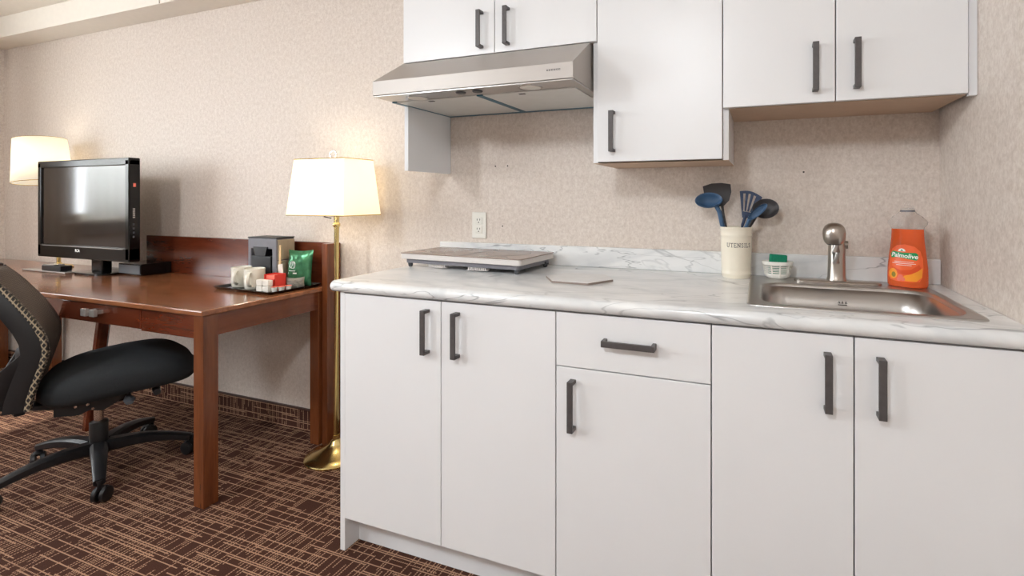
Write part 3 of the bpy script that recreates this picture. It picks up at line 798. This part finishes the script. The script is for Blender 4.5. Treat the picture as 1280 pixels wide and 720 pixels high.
# ---- hexagonal trivet tile
tz = .9153
pts = [(-.708, 1.567), (-.645, 1.474), (-.517, 1.470), (-.463, 1.566), (-.520, 1.655), (-.650, 1.658)]
tr = thing('trivet', 'thin pale hexagonal tile lying on the middle of the countertop', 'tile', (-.585, 1.565, tz))
mb = MB(); mb.loops([L3(pts, tz+.0002), L3(pts, tz+.0065)]); obj('tile_body', mb, M['trivet'], tr)
mb = MB(); p2 = [(-.585+(x+.585)*.992, 1.565+(y-1.565)*.992) for x, y in pts]
mb.loops([L3(p2, tz+.0066), L3(p2, tz+.0078)]); obj('tile_face', mb, M['trivet_top'], tr)

# ================================================================== RANGE HOOD
hd = thing('range_hood', 'stainless steel under-cabinet range hood with blue film on its filters', 'range hood', (-.944, 1.65, 1.562))
HX0, HX1, HY = -1.337, -.5495, 1.421
zbk = 1.566
sec = [(HY, 1.568), (HY, 1.620), (YU-.001, 1.7245), (YB-.002, 1.7245), (YB-.002, zbk), (YU, zbk+.001)]
mb = MB(); mb.prism(sec, lambda y, z: (HX0, y, z), lambda y, z: (HX1, y, z))
obj('shell', mb, M['steel_hood'], hd, bevel=.0015)
lip = MB(); lip.box(HX0+.002, HX1-.002, HY+.002, HY+.098, 1.5625, 1.567, .0008); lip.box(HX1-.030, HX1-.002, HY+.098, YB-.004, 1.5625, 1.567, .0008)
obj('bottom_lip', lip, M['steel'], hd)
for (a0, a1) in ((HX0+.010, -.955), (-.940, HX1-.032)):
    fl = obj('filter', MB().box(a0, a1, HY+.102, YB-.012, 1.5600, 1.5655, .001), M['filter'], hd)
    xm = a0+(a1-a0)*.42
    obj('filter_latch', MB().box(xm-.012, xm+.012, HY+.118, HY+.130, 1.5585, 1.5602, .0006), M['darkgrey'], fl)
fm = MB(); fm.box(HX0+.001, HX0+.022, HY+.100, YB-.004, 1.5590, 1.5652); fm.box(-.960, -.935, HY+.100, YB-.004, 1.5590, 1.5652)
fm.box(HX0+.001, HX1-.004, YB-.022, YB-.003, 1.5585, 1.5652)
obj('film_strips', fm, M['film'], hd)
for x, y in ((-1.19, 1.487), (-.722, 1.473)):
    o_ = obj('hood_light', MB().lathe([(.001, -.0024), (.028, -.0024), (.036, -.001), (.036, .001)], (x, y, 1.5615), 24), M['plasticwhite'], hd, smooth=True)
    obj('light_bezel', MB().lathe([(.036, -.002), (.041, -.002), (.041, .001), (.036, .001)], (x, y, 1.5618), 24, caps=False), M['chrome'], o_, smooth=True)
for x in (-.985, -.918):
    obj('switch', MB().lathe([(.016, -.004), (.018, -.001), (.018, .001)], (x, 1.460, 1.562), 20), M['darkgrey'], hd, smooth=True)
mb = MB(); x = -.640
for i, w in enumerate((.006, .005, .006, .007, .005, .006)):
    for dz in (0, .0035): mb.box(x, x+w, HY-.0006, HY-.0001, 1.596+dz, 1.5975+dz)
    mb.box(x, x+.0014, HY-.0006, HY-.0001, 1.596, 1.601); x += w+.0025
obj('maker_mark', mb, M['darkgrey'], hd)

# ================================================================== DESK
DZ = .762
dk = thing('desk', 'cherry wood writing desk with a single drawer and raised back board', 'desk', (-2.7, 1.56, 0))
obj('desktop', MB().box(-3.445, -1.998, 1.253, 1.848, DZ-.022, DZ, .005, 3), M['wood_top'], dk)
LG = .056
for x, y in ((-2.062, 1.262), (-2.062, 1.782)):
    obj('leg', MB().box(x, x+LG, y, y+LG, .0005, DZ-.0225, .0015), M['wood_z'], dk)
obj('leg', MB().bar([(-3.256, 1.50, .0005), (-3.118, 1.50, DZ-.108)], .04, .05, up=(0, 1, 0)), M['wood_x'], dk)  # darker front wood puts the slanted leg's shading into its colour
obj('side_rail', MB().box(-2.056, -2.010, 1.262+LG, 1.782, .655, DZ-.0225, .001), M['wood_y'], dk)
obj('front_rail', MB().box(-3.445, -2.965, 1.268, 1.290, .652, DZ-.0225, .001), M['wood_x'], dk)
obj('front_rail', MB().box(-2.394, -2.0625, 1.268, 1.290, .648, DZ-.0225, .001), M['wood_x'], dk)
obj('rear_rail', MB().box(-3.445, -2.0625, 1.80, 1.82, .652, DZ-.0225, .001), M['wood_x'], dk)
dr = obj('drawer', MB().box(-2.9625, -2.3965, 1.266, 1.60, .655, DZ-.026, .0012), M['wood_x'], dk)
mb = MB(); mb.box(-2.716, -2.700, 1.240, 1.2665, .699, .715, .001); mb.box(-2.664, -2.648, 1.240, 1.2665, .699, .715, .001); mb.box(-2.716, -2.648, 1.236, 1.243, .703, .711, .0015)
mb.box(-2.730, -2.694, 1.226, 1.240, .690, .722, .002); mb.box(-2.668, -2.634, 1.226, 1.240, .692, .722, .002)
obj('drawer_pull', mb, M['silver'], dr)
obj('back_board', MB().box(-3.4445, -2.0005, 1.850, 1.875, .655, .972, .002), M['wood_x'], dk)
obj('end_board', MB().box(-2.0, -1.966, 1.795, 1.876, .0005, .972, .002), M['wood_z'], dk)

# second surface to the left
st = thing('side_table', 'cherry wood table standing left of the desk under the television', 'table', (-4.27, 1.6, 0))
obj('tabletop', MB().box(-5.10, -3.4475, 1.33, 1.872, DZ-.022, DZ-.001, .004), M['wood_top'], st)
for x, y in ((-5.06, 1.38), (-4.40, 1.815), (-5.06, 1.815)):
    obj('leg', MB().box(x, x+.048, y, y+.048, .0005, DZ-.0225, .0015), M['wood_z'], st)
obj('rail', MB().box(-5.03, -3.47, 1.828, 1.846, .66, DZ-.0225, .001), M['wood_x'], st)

# ================================================================== TELEVISION
TY = 1.60; s_ = TY/1.497
tx0, tx1 = -3.73*s_, -2.925*s_; tz0, tz1 = CAM_H+(.875-CAM_H)*s_, CAM_H+(1.394-CAM_H)*s_
tv = thing('television', 'black flat-screen television standing where the two tables meet', 'television', ((tx0+tx1)/2, TY+.05, DZ))
bz = .032
mb = MB()
mb.box(tx0, tx1, TY, TY+.052, tz1-.040, tz1, .005, 3); mb.box(tx0, tx1, TY, TY+.052, tz0, tz0+.075, .005, 3)
mb.box(tx0, tx0+bz, TY, TY+.052, tz0+.01, tz1-.01, .004); mb.box(tx1-bz, tx1, TY, TY+.052, tz0+.01, tz1-.01, .004)
obj('bezel', mb, M['black_gloss'], tv)
obj('screen', MB().box(tx0+bz-.002, tx1-bz+.002, TY+.008, TY+.014, tz0+.073, tz1-.038), M['screen'], tv)
mb = MB(); mb.box(tx0+.02, tx1-.02, TY+.03, TY+.06, tz0+.02, tz1-.02, .006); mb.box(tx0+.08, tx1-.08, TY+.06, TY+.085, tz0+.06, tz1-.12, .012)
obj('rear_casing', mb, M['black'], tv)
obj('trim_line', MB().box(tx0+.05, tx1-.05, TY-.0012, TY-.0002, tz0+.066, tz0+.069), M['silver'], tv)
text_mesh('RCA', .022, lambda u, v: ((tx0+tx1)/2-.03+u, TY-.0012, tz0+.046+v), M['labelwhite'], 'logo', tv, bold=.0006)
mb = MB(); mb.box(tx1-.0005, tx1+.0006, TY+.020, TY+.032, tz1-.155, tz1-.135); obj('side_sticker', mb, M['pink'], tv)
mb = MB()
for i in range(5): mb.box(tx1-.0005, tx1+.0006, TY+.018, TY+.028, tz0+.235+i*.011, tz0+.242+i*.011)
obj('side_label', mb, M['silver'], tv)
for i in range(4): obj('side_button', MB().box(tx1-.0005, tx1+.0015, TY+.018, TY+.026, tz0+.13+i*.022, tz0+.140+i*.022, .0004), M['darkgrey'], tv)
mb = MB(); mb.box(-3.60, -3.50, 1.665, 1.715, DZ+.010, tz0+.06, .006); mb.box(-3.63, -3.47, 1.640, 1.69, tz0+.0, tz0+.04, .004)
obj('stand_neck', mb, M['black_gloss'], tv)
q = rrect(-3.55, 1.70, .14, .085, .05); mb = MB(); mb.loops([L3(q, DZ+.0003), L3(q, DZ+.010), L3(rrect(-3.55, 1.70, .135, .08, .048), DZ+.012)])
obj('stand_base', mb, M['black_gloss'], tv, smooth=True)
bx_ = thing('cable_box', 'black set-top box lying on the desk behind the right foot of the television', 'set-top box', (-3.31, 1.775, DZ))
obj('case', MB().box(-3.405, -3.205, 1.695, 1.845, DZ+.003, DZ+.066, .003), M['black_gloss'], bx_)
obj('front_panel', MB().box(-3.398, -3.212, 1.693, 1.6955, DZ+.012, DZ+.058, .0006), M['darkgrey'], bx_)
lp = thing('silver_tray', 'flat silver tray under the left half of the television', 'tray', (-3.93, 1.67, DZ))
obj('tray_plate', MB().box(-4.16, -3.71, 1.60, 1.665, DZ+.0002, DZ+.009, .003), M['silver'], lp)
rt = thing('router', 'small black box with a silver top on the flat silver tray', 'router', (-3.88, 1.635, DZ+.0095))
obj('case', MB().box(-3.96, -3.77, 1.605, 1.66, DZ+.0095, DZ+.040, .004), M['black'], rt)
obj('top_plate', MB().box(-3.95, -3.84, 1.608, 1.656, DZ+.0401, DZ+.045, .001), M['silver'], rt)

# ================================================================== LAMPS
def frustum_shell(w0, d0, z0, w1, d1, z1):
    mb = MB(); ls = []
    for t in (0, .5, 1):
        w = w0+(w1-w0)*t; d_ = d0+(d1-d0)*t; z = z0+(z1-z0)*t
        ls.append([(w/2, d_/2, z), (-w/2, d_/2, z), (-w/2, -d_/2, z), (w/2, -d_/2, z)])
    return mb.loops(ls, False, False)
LX, LY = -1.846, 1.738
fl = thing('floor_lamp', 'brass floor lamp with a rectangular cream shade beside the cabinets', 'floor lamp', (LX, LY, 0))
mb = MB(); mb.lathe([(.125, .0005), (.133, .004), (.134, .010), (.128, .016), (.10, .026), (.07, .038), (.045, .052), (.028, .066), (.022, .078), (.016, .082), (.015, .10)], seg=48)
obj('base', mb, M['brass'], fl, smooth=True, local=True)
mb = MB(); mb.cyl((0, 0, .095), (0, 0, 1.21), .0125, seg=24); mb.lathe([(.0125, 1.06), (.016, 1.065), (.016, 1.075), (.0125, 1.08)], seg=24)
obj('pole', mb, M['brass'], fl, smooth=True, local=True)
SZ0, SZ1 = 1.116, 1.370
lsh = obj('lamp_shade', frustum_shell(.340, .215, SZ0, .295, .170, SZ1), M['shade'], fl, local=True, solid=.0015); lsh.data.transform(Matrix.Translation((-.006, -.008, 0)))
mb = MB()
for z, w, d_ in ((SZ0, .340, .215), (SZ1, .295, .170)):
    c4 = [(w/2, d_/2, z), (-w/2, d_/2, z), (-w/2, -d_/2, z), (w/2, -d_/2, z)]
    c4 = [(x-.006, y-.008, z) for x, y, z in c4]
    for i in range(4): mb.cyl(c4[i], c4[(i+1) % 4], .0022, seg=8)
mb.cyl((-.150, 0, SZ1), (.150, 0, SZ1), .0018, seg=8)
obj('shade_wire', mb, M['brass'], fl, local=True)
mb = MB()
mb.cyl((0, 0, 1.21), (0, 0, 1.245), .018, seg=20)
for s in (-1, 1): mb.tube([(0, 0, 1.21), (s*.045, 0, 1.24), (s*.05, 0, 1.31), (s*.02, 0, 1.365), (0, 0, 1.372)], .0018, 8)
obj('socket', mb, M['brass'], fl, smooth=True, local=True)
obj('bulb', MB().lathe([(.008, 1.245), (.014, 1.252), (.026, 1.275), (.029, 1.293), (.024, 1.312), (.010, 1.322), (.001, 1.323)], seg=20), M['bulb'], fl, smooth=True, local=True)
mb = MB(); n = 28; R_ = .0185
pts = [(-.02+R_*math.cos(2*PI*i/n), 0, 1.396+R_*math.sin(2*PI*i/n)) for i in range(n+1)]
mb.tube(pts, .0036, 10, up=(0, 1, 0)); mb.cyl((-.02, 0, 1.368), (-.02, 0, 1.380), .003, seg=10)
obj('ring_finial', mb, M['chrome'], fl, smooth=True, local=True)
mb = MB(); mb.cyl((-.02, -.01, 1.10), (-.045, -.03, 1.108), .0025, seg=8); obj('switch', mb, M['black'], fl, local=True)
l1 = light('lamp_light', 'POINT', (0, 0, 0), 2.8, (1, .92, .78), shadow_soft_size=.035); l1.parent = fl; l1.location = (-.04, -.0, 1.262)

tx, ty = -4.10, 1.74
tl = thing('table_lamp', 'lamp with a round cream shade standing behind the television', 'table lamp', (tx, ty, DZ-.001))
mb = MB(); mb.lathe([(.065, .0005), (.068, .006), (.06, .016), (.02, .024), (.010, .034), (.009, .42)], seg=32)
obj('base', mb, M['brass'], tl, smooth=True, local=True)
ax_, ay_ = -.11, -.03                 # the arm carries the shade to the left of the base
mb = MB(); mb.tube([(0, 0, .40), (0, 0, .47), (-.02, -.005, .52), (ax_+.05, ay_+.01, .555), (ax_+.01, ay_, .57), (ax_, ay_, .60)], .007, 12)
obj('arm', mb, M['brass'], tl, smooth=True, local=True)
z0, z1 = -.135, .135
mb = MB(); mb.lathe([(.135, z0), (.126, 0), (.117, z1)], seg=48, caps=False)
shd = obj('lamp_shade', mb, M['shade'], tl, smooth=True, local=True, solid=.0015)
mb = MB()
for r_, z in ((.135, z0), (.117, z1)):
    mb.lathe([(r_, z-.002), (r_+.0018, z), (r_, z+.002), (r_-.0018, z), (r_, z-.002)], seg=48, caps=False)
for s in (-1, 1): mb.tube([(0, 0, z0+.05), (s*.05, 0, z0+.10), (s*.05, 0, z0+.19), (0, 0, z1)], .0018, 8)
mb.cyl((-.117, 0, z1), (.117, 0, z1), .0018, seg=8)
wr_ = obj('shade_wire', mb, M['brass'], shd, smooth=True, local=True)
shd.location = (ax_-.005, ay_, .664); shd.rotation_euler = (0, math.radians(-7), 0)
obj('bulb', MB().lathe([(.008, .60), (.014, .607), (.026, .63), (.029, .648), (.024, .667), (.010, .677), (.001, .678)], (ax_, ay_, 0), seg=20), M['bulb'], tl, smooth=True, local=True)
l2 = light('lamp_light', 'POINT', (0, 0, 0), 2.8, (1, .92, .78), shadow_soft_size=.035); l2.parent = tl; l2.location = (ax_, ay_, .655)

# ================================================================== TRAY WITH COFFEE THINGS
TZ = DZ+.0003
ta = math.radians(-3)
ty_ = thing('serving_tray', 'black rectangular serving tray on the right end of the desk', 'tray', (-2.235, 1.70, TZ), ta)
mb = MB(); hx_, hy_ = .205, .135
mb.loops([L3(rrect(0, 0, hx_-.012, hy_-.012, .012), 0), L3(rrect(0, 0, hx_, hy_, .016), .013), L3(rrect(0, 0, hx_-.004, hy_-.004, .014), .013), L3(rrect(0, 0, hx_-.014, hy_-.014, .010), .004)])
obj('tray_body', mb, M['black_gloss'], ty_, local=True, smooth=True, angle=30)
TT = TZ+.0045
# mugs
def mug(loc, label):
    m_ = thing('mug', label, 'mug', loc, math.radians(0), 'white mugs on the tray')
    mb = MB(); mb.lathe([(.036, 0), (.0395, .003), (.0425, .02), (.043, .094), (.0415, .0955), (.0395, .093), (.038, .02), (.034, .006), (.001, .005)], seg=36)
    obj('cup', mb, M['mug'], m_, smooth=True, local=True)
    a = math.radians(-62)
    e = Vector((math.cos(a), math.sin(a), 0)); pts = []
    for i in range(11):
        t = -PI/2+i/10*PI
        pts.append(e*(.041+.024*math.cos(t))+Vector((0, 0, .050+.030*math.sin(t))))
    obj('cup_handle', MB().tube(pts, .0052, 10, flat=1.5, up=(-e.y, e.x, 0)), M['mug'], m_, smooth=True, local=True)
mug((-2.358, 1.657, TT), 'white coffee mug, the left one of the pair on the tray')
mug((-2.246, 1.640, TT), 'white coffee mug, the right one of the pair on the tray')
# coffee maker
cmk = thing('coffee_maker', 'small grey and black single-cup coffee maker at the back of the tray', 'coffee maker', (-2.272, 1.79, TT))
kx0, kx1, ky0, ky1, kz0, kz1 = -2.405, -2.210, 1.722, 1.820, TT, .999
mb = MB()
mb.box(kx0, kx0+.022, ky0, ky1, kz0, kz1-.004, .004); mb.box(kx1-.030, kx1, ky0, ky1, kz0, kz1-.004, .004)
mb.box(kx0+.015, kx1-.02, ky0, ky1, kz1-.055, kz1-.004, .004); mb.box(kx0+.015, kx1-.02, ky0, ky1, kz0, kz0+.02, .003)
mb.box(kx0+.015, kx1-.02, ky1-.02, ky1, kz0+.01, kz1-.02)
obj('housing', mb, M['greyplastic'], cmk)
obj('cup_recess', MB().box(kx0+.020, kx1-.028, ky1-.06, ky1-.018, kz0+.018, kz1-.052), M['black'], cmk)
fz = kz1-.045
mb = MB(); xc = (kx0+kx1)/2-.006
mb.prism([(xc-.048, fz+.0), (xc+.048, fz+.0), (xc+.034, fz-.045), (xc-.034, fz-.045)], lambda x, z: (x, ky0-.006, z), lambda x, z: (x, ky0+.05, z))
mb.box(xc-.068, xc+.068, ky0-.002, ky0+.05, kz0+.021, fz-.046, .003)
obj('brew_funnel', mb, M['black'], cmk)
mb = MB(); mb.box(kx1+.0002, kx1+.004, ky0+.006, ky1-.002, kz0+.125, kz1-.010, .001); mb.box(kx1+.0002, kx1+.004, ky0+.006, ky1-.002, kz0+.008, kz0+.119, .001)
obj('side_panel', mb, M['machine_side'], cmk)
obj('lid', MB().box(kx0-.001, kx1+.003, ky0-.002, ky1, kz1-.0038, kz1+.002, .002), M['black'], cmk)

# green coffee packet (pillow pouch)
def pouch(name, label, cat, loc, w, h, th, rz, tilt, mat, crimp=True):
    o = thing(name, label, cat, loc, rz)
    mb = MB(); nx, nz = 12, 14; fr = []; bk = []
    def pt(i, j, s):
        u = i/nx*2-1; v = j/nz*2-1
        b_ = max(0, (1-u**4))*max(0, (1-v**4))
        wob = .0025*math.sin(9*u+5*v+s)*b_+.0018*math.sin(17*v-6*u)*b_
        zt = (v+1)/2*h+(.006*u*u if v > .9 else 0)
        return Vector((u*w/2*(1-.05*(1-v*v)), s*(th/2*b_**.6+.0004)+wob+(zt*tilt), zt))
    for s, A in ((-1, fr), (1, bk)):
        for j in range(nz+1): A.append([mb.bm.verts.new(pt(i, j, s)) for i in range(nx+1)])
        for j in range(nz):
            for i in range(nx): mb.bm.faces.new((A[j][i], A[j][i+1], A[j+1][i+1], A[j+1][i]))
    for j in range(nz):
        mb.bm.faces.new((fr[j][0], fr[j+1][0], bk[j+1][0], bk[j][0])); mb.bm.faces.new((fr[j][nx], fr[j+1][nx], bk[j+1][nx], bk[j][nx]))
    for i in range(nx):
        mb.bm.faces.new((fr[0][i], fr[0][i+1], bk[0][i+1], bk[0][i])); mb.bm.faces.new((fr[nz][i], fr[nz][i+1], bk[nz][i+1], bk[nz][i]))
    body = obj('pouch_body', mb, mat, o, smooth=True, local=True)
    return o, body, lambda u, v: tuple(pt((u/w*2+1)/2*nx, (v/h)*nz, -1)+Vector((0, -.0012, 0)))
pk, pb, pf = pouch('coffee_packet', 'shiny green foil coffee packet standing at the right end of the tray', 'packet', (-2.122, 1.772, TT+.001), .128, .166, .042, math.radians(14), .10, M['packet'])
mb = MB(); cu_, cv_ = -.026, .100
ring = [(cu_+.0165*math.cos(2*PI*i/24), cv_+.0165*math.sin(2*PI*i/24)) for i in range(25)]
ribbon(mb, ring, .0035, pf); ribbon(mb, [(cu_-.006, cv_-.012), (cu_-.003, cv_), (cu_-.006, cv_+.008), (cu_, cv_+.012), (cu_+.006, cv_+.008), (cu_+.003, cv_), (cu_+.006, cv_-.012)], .003, pf)
ribbon(mb, [(cu_-.018, .072), (cu_+.018, .072)], .004, pf); ribbon(mb, [(cu_-.022, .060), (cu_+.024, .060)], .0065, pf)
obj('emblem', mb, M['labelwhite'], pb, local=True)
# red box
rb = thing('tea_box', 'small red open card holder behind the sugar packets', 'box', (-2.125, 1.650, TT))
mb = MB(); x0, x1, y0, y1, z0, z1 = -2.160, -2.092, 1.622, 1.680, TT, TT+.074
mb.box(x0, x0+.002, y0, y1, z0, z1); mb.box(x1-.002, x1, y0, y1, z0, z1); mb.box(x0, x1, y0, y0+.002, z0, z1-.02); mb.box(x0, x1, y1-.002, y1, z0, z1); mb.box(x0, x1, y0, y1, z0, z0+.002)
obj('card_box', mb, M['red'], rb)
mb = MB(); mb.box(x0+.004, x1-.004, y0+.006, y1-.006, z0+.003, z1-.006, .002); obj('card_stack', mb, M['pink'], rb)
# sugar packets
k = 0
labs = ['white sugar packet, lower left of the small stack by the red holder', 'white sugar packet, lower right of the small stack by the red holder', 'white sugar packet, upper left of the small stack by the red holder', 'white sugar packet, upper right of the small stack by the red holder']
for jz in range(2):
    for ix in range(2):
        o = obj('sugar_packet', MB().box(-.019, .019, -.012, .012, 0, .026, .003), M['paper'])
        o.location = (-2.152+ix*.040, 1.603, TT+.0005+jz*.027); o.rotation_euler = (0, 0, random.uniform(-.05, .05))
        setp(o, labs[k], 'sugar packet', 'sugar packets on the tray'); k += 1
# wooden stirrer in white sleeve
o = thing('stir_stick', 'pale wooden stir stick in a white paper sleeve leaning on the coffee maker', 'stir stick', (-2.130, 1.695, TT))
mb = MB(); mb.bar([(-2.148, 1.692, TT+.10), (-2.172, 1.712, TT+.200)], .011, .004, up=(0, 1, 0)); obj('stick', mb, M['stick'], o)
mb = MB(); mb.bar([(-2.128, 1.688, TT+.002), (-2.148, 1.694, TT+.112)], .026, .007, up=(0, 1, 0)); obj('sleeve', mb, M['paper'], o)
# condiment pouch and creamers
pouch('condiment_pouch', 'clear grey pouch of condiments lying along the tray edge', 'pouch', (-2.066, 1.705, TT+.001), .080, .048, .026, math.radians(35), .0, M['pouch'])
for i, (x, y, z, lab_) in enumerate([(-2.082, 1.655, TT+.046, 'white creamer cup resting upper left on the condiment pile'), (-2.068, 1.668, TT+.003, 'white creamer cup at the foot of the condiment pile'),
                                (-2.050, 1.700, TT+.040, 'white creamer cup nearest the green packet')]):
    if i == 0: z = TT+.0005; x = -2.080; y = 1.612
    if i == 2: z = TT+.0005; x = -2.054; y = 1.660
    o = thing('creamer_cup', ['white creamer cup beside the red holder', 'white creamer cup in the middle of three by the grey pouch', 'white creamer cup nearest the tray end by the grey pouch'][i], 'creamer', (x if i != 1 else -2.062, y if i != 1 else 1.632, z if i != 1 else TT+.0005), 0, 'creamer cups on the tray')
    obj('cup', MB().lathe([(.010, 0), (.0135, .020), (.015, .0205), (.015, .0215)], seg=20), M['plasticwhite'], o, smooth=True, local=True)
    obj('foil_lid', MB().lathe([(.0001, .0216), (.0155, .0216), (.0155, .0224), (.0001, .0224)], seg=20), M['pink'], o, local=True)

# ================================================================== OFFICE CHAIR
HXC, HYC = -2.727, 1.288; CD = math.radians(62.5)
ch = thing('office_chair', 'black swivel office chair with a patterned mesh back at the desk', 'office chair', (HXC, HYC, 0), CD)
def O(name, mb, mat, parent=ch, **kw): return obj(name, mb, mat, parent, local=True, smooth=kw.pop('smooth', True), **kw)
O('hub', MB().lathe([(.028, .075), (.040, .078), (.046, .09), (.046, .112), (.036, .128), (.031, .132), (.031, .215), (.029, .218)], seg=32), M['black'])
O('gas_lift', MB().lathe([(.0165, .2185), (.0165, .30)], seg=24), M['chrome'])
O('lift_foot', MB().lathe([(.020, .03), (.020, .074)], seg=24), M['black'])
for k in range(5):
    a = math.radians(-25+72*k)-CD; e = Vector((math.cos(a), math.sin(a), 0)); sd = Vector((-e.y, e.x, 0))
    pts = []; ws = []; hs = []
    for i in range(9):
        t = i/8; r_ = .035+.285*t
        pts.append(e*r_+Vector((0, 0, .108+.010*math.sin(t*PI)-.030*t*t))); ws.append(.060-.024*t); hs.append(.052-.024*t)
    lg = O('base_leg', MB().bar(pts, ws, hs), M['black'])
    cpos = e*.325
    mb = MB(); sa = a+.9; ax = Vector((math.cos(sa), math.sin(sa), 0))
    mb.cyl(cpos+Vector((0, 0, .050)), cpos+Vector((0, 0, .088)), .010, seg=14)
    fw = Vector((-ax.y, ax.x, 0))*.012
    for s in (-1, 1):
        c0 = cpos+fw+ax*s*.006+Vector((0, 0, .0285)); c1 = cpos+fw+ax*s*.024+Vector((0, 0, .0285))
        mb.tube([c0, c0.lerp(c1, .15), c0.lerp(c1, .85), c1], [.025, .028, .028, .023], 24)
    mb.bar([cpos+fw*.2+Vector((0, 0, .05)), cpos+fw+Vector((0, 0, .058)), cpos+fw*2.2+Vector((0, 0, .050))], .030, .012)
    O('caster', mb, M['black'], lg)
# seat
def sloop(z, hx, hy, cx=.082, p=3.2, n=48, dz=None):
    out = []
    for i in range(n):
        t = 2*PI*i/n; c_, s__ = math.cos(t), math.sin(t)
        x = cx+hx*abs(c_)**(2/p)*(1 if c_ >= 0 else -1); y = hy*abs(s__)**(2/p)*(1 if s__ >= 0 else -1)
        fall = -.055*max(0, (x-.18)/.16)**2 if x > .18 else 0
        sad = .010*(y/.25)**2
        out.append((x, y, z+fall*(1 if z > .42 else .15)+(sad if z > .45 else 0)-.008-.09*max(0, .10-x)))
    return out
mb = MB(); mb.loops([sloop(.385, .21, .215), sloop(.392, .240, .238), sloop(.42, .262, .250), sloop(.455, .260, .249), sloop(.485, .238, .238), sloop(.502, .205, .205), sloop(.509, .14, .14), sloop(.511, .05, .05)])
O('seat', mb, M['fabric'], angle=80)
mb = MB(); mb.box(-.09, .20, -.075, .075, .335, .384, .01); mb.box(-.06, .10, -.05, .05, .296, .336, .012)
mb.prism([(-.12, .384), (.10, .384), (.06, .340), (.02, .318), (-.02, .330), (-.05, .318), (-.12, .330)], lambda x, z: (x, -.19, z), lambda x, z: (x, -.175, z))
mech = O('tilt_mechanism', mb, M['black'], smooth=False)
for x, z in ((-.06, .355), (-.025, .355), (-.01, .335)): O('bolt', MB().cyl((x, -.193, z), (x, -.189, z), .005, seg=10), M['chrome'], mech)
mb = MB(); mb.tube([(.10, -.06, .352), (.10, -.17, .352)], .005, 10); mb.tube([(.095, -.17, .352), (.10, -.225, .350), (.10, -.262, .347)], [.010, .020, .012], 12, flat=.5)
O('height_lever', mb, M['darkgrey'])
mb = MB(); mb.tube([(.18, -.06, .358), (.185, -.19, .362)], .005, 10); mb.tube([(.185, -.18, .362), (.187, -.235, .362)], [.015, .013], 14)
O('tilt_knob', mb, M['black'])
# backrest
prof_b = [(-.186, .372), (-.178, .43), (-.163, .49), (-.146, .55), (-.137, .60), (-.143, .65), (-.162, .70), (-.188, .75), (-.218, .80), (-.250, .85), (-.286, .895), (-.300, .91)]
HWB = .215
def bx_at(z):
    for (xa, za), (xb, zb_) in zip(prof_b, prof_b[1:]):
        if za <= z <= zb_: return xa+(xb-xa)*(z-za)/(zb_-za)
    return prof_b[-1][0] if z > prof_b[-1][1] else prof_b[0][0]
def hw(z):        # half width narrows to the top
    t = max(0, (z-.55)/.38); return HWB-.005-.045*t**2.2
def back_pt(u, z, off=0): # u -1..1
    return Vector((bx_at(z)-.035*(1-u*u)+off, hw(z)*u, z+.012*(1-u*u)*(1 if z > .88 else 0)))
mb = MB(); rows = []
zs_ = [.385+i*(.905-.385)/22 for i in range(23)]
for z in zs_: rows.append([mb.bm.verts.new(back_pt(-1+i/8, z, .009)) for i in range(17)])
for a_, b_ in zip(rows, rows[1:]):
    for i in range(16): mb.bm.faces.new((a_[i], a_[i+1], b_[i+1], b_[i]))
O('mesh_back', mb, M['mesh'], solid=.004)
fr = O('back_frame', MB().bar([back_pt(-1+i/8, .91, -.012) for i in range(17)], .040, .022), M['black'])
for s in (-1, 1):
    wdt = []; pts = []
    for i, z in enumerate(zs_):
        pts.append(Vector((bx_at(z)-.036, s*(hw(z)+.010), z))); wdt.append(.058-.020*max(0, (z-.75)/.18))
    O('side_band', MB().bar(pts, wdt, .016, up=(0, 1, 0)), M['black'], fr)
    pts = [Vector((bx_at(z)-.002, s*(hw(z)+.011), z)) for z in zs_]
    O('mesh_edge', MB().bar(pts, .016, .019, up=(0, 1, 0)), M['edge'], fr)
for z in (.378,): O('bottom_bar', MB().bar([back_pt(-1+i/8, z, -.02) for i in range(17)], .03, .02), M['black'], fr)
mb = MB(); mb.bar([(-.02, 0, .318), (-.12, 0, .322), (-.215, 0, .345), (-.255, 0, .42), (-.250, 0, .52), (-.215, 0, .60)], [.09, .09, .085, .08, .075, .07], [.028, .028, .030, .028, .024, .018], up=(0, .02, 1))
O('spine', mb, M['black'])
for s in (-1, 1):
    mb = MB(); mb.bar([(-.225, s*.02, .545), (-.222, s*.09, .580), (-.185, s*.16, .605), (-.135, s*.218, .620)], [.05, .045, .038, .034], [.018, .018, .016, .014], up=(1, 0, 0))
    O('back_bracket', mb, M['black'])
    mb = MB(); mb.bar([(-.262, s*.18, .395), (-.262, s*.19, .46), (-.235, s*.20, .53), (-.180, s*.215, .60)], [.05, .055, .05, .035], .014, up=(0, 1, 0))
    O('back_bracket', mb, M['black'])
mb = MB(); mb.bar([(-.258, -.19, .40), (-.272, 0, .40), (-.258, .19, .40)], .03, .016); O('back_bracket', mb, M['black'])
